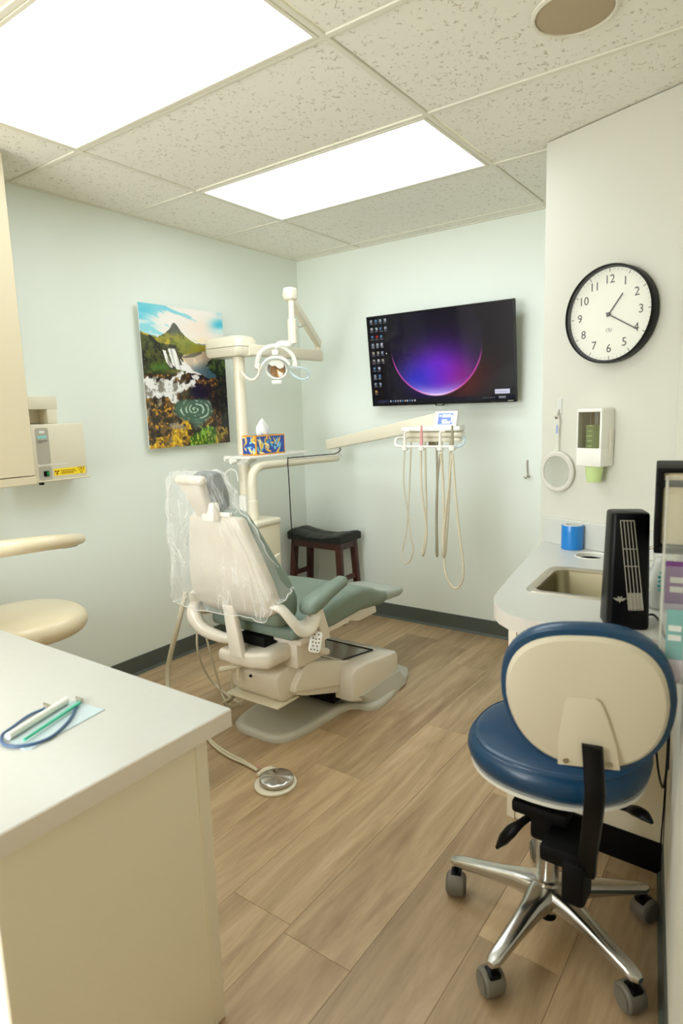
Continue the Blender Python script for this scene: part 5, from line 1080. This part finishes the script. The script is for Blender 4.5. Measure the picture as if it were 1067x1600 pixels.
b = nb(); tube(b, [LF @ Vector(p) for p in ((-.08, .01, 0), (-.1, -.03, .02), (-.125, -.055, .03), (-.16, -.052, .03), (-.19, -.02, .03), (-.198, .0, .03))], [.008, .008, .009, .01, .01, .009], 12, flat=.8); tube(b, [LF @ Vector(p) for p in ((-.1, -.03, .02), (-.095, .0, .02), (-.115, .015, .02))], .007, 10); obj('lamp_handle', b, 'white', t)
b = nb(); tube(b, [LF @ Vector(p) for p in ((.085, .0, 0), (.12, .004, .02), (.165, .0, .03), (.19, -.03, .03), (.18, -.055, .03), (.14, -.06, .03), (.1, -.04, .02), (.08, -.02, 0))], .009, 12, flat=.7); obj('lamp_handle', b, 'handle_clear', t, label='clear bluish loop handle')
# tissue shelf on the pole
t = thing('pole_shelf', 'white clamp shelf fixed on the lamp pole under the tissues', 'shelf', (.36, -.85, 1.16))
obj('shelf_plate', prism(nb(), rrect(.145, .54, .02, 4, .372, -.77), 2, 1.166, 1.18, .003, 1), 'offwhite', t)
b = nb(); rings = [[(.272+r*math.cos(2*PI*k/28), -.9+r*math.sin(2*PI*k/28), z) for k in range(28)] for r, z in ((.0345, 1.125), (.045, 1.125), (.046, 1.13), (.046, 1.163), (.045, 1.166), (.0345, 1.166), (.0345, 1.125))]; loft(b, rings, caps=False); rbox(b, .3, .36, -.96, -.88, 1.14, 1.167, .008, 2); obj('clamp', b, 'offwhite', t)
for (u_, v_) in ((355, 716), (372, 715), (364, 722)):
    c = P(u_, v_, 1, -.965); b = nb(); lathe(b, [(0, -.02), (.012, -.02), (.014, -.012), (.014, .012), (.01, .02), (0, .02)], 14, Matrix.Translation(c) @ Matrix.Rotation(PI/2, 4, 'X')); obj('clamp_knob', b, 'offwhite', t)
c = P(362, 717, 1, -.955); obj('holder_bar', rbox(nb(), c.x-.06, c.x+.05, c.y-.008, c.y+.012, c.z-.018, c.z+.018, .006, 2), 'offwhite', t)
b = nb(); hk = [P(u_, v_, 1, -.97) for u_, v_ in ((352, 747), (354, 738), (361, 733.5), (368, 736), (371, 744), (372, 752))]; tube(b, hk, .0045, 10); obj('hook', b, 'offwhite', t)
b = nb(); c = P(384, 787, 1, -.915); rbox(b, c.x-.03, c.x+.03, c.y-.03, c.y+.05, c.z-.045, c.z+.055, .012, 2); 
t2 = thing('holder_block', 'white suction holder block fixed on the lamp pole', 'holder', (c.x, c.y, c.z-.045)); obj('block_body', b, 'offwhite', t2)
# tissue box
t = thing('tissue_box', 'blue floral tissue box with a tissue pulled up on the shelf', 'tissue box', (.366, -.825, 1.18))
bx0, bx1, by0, by1, bz0, bz1 = .312, .42, -.952, -.698, 1.1805, 1.293
by0 = -.95
obj('box', rbox(nb(), bx0, bx1, by0, by1, bz0, bz1, .001, 1), 'orange', t)
tm = attr_mat('tissue_print', .45)
grid_paint('long_side_print', paint_tissue(90, 40, 3, 2.25), by1-by0-.016, bz1-bz0-.014, tm, t, frame((bx1+.0006, (by0+by1)/2, (bz0+bz1)/2), (0, 1, 0), (0, 0, 1), (1, 0, 0)))
grid_paint('short_side_print', paint_tissue(40, 40, 9, .95), bx1-bx0-.012, bz1-bz0-.014, tm, t, frame(((bx0+bx1)/2, by0-.0006, (bz0+bz1)/2), (1, 0, 0), (0, 0, 1), (0, -1, 0)))
grid_paint('top_print', paint_tissue(90, 40, 12, 2.25), by1-by0-.016, bx1-bx0-.012, tm, t, frame(((bx0+bx1)/2, (by0+by1)/2, bz1+.0006), (0, 1, 0), (-1, 0, 0), (0, 0, 1)))
b = nb(); rings = []
for k, (z, rx, ry) in enumerate(((0, .016, .05), (.012, .02, .05), (.03, .018, .05), (.05, .015, .042), (.07, .01, .028), (.085, .006, .012), (.093, .002, .004))):
    rings.append([Vector((.366+rx*math.cos(a)*(1+.35*math.sin(4*a+k)), -.83+ry*math.sin(a)*(1+.15*math.cos(5*a+.5*k)), bz1+z)) for a in (2*PI*j/24 for j in range(24))])
loft(b, rings); obj('tissue', b, 'tissue', t, ang=80)
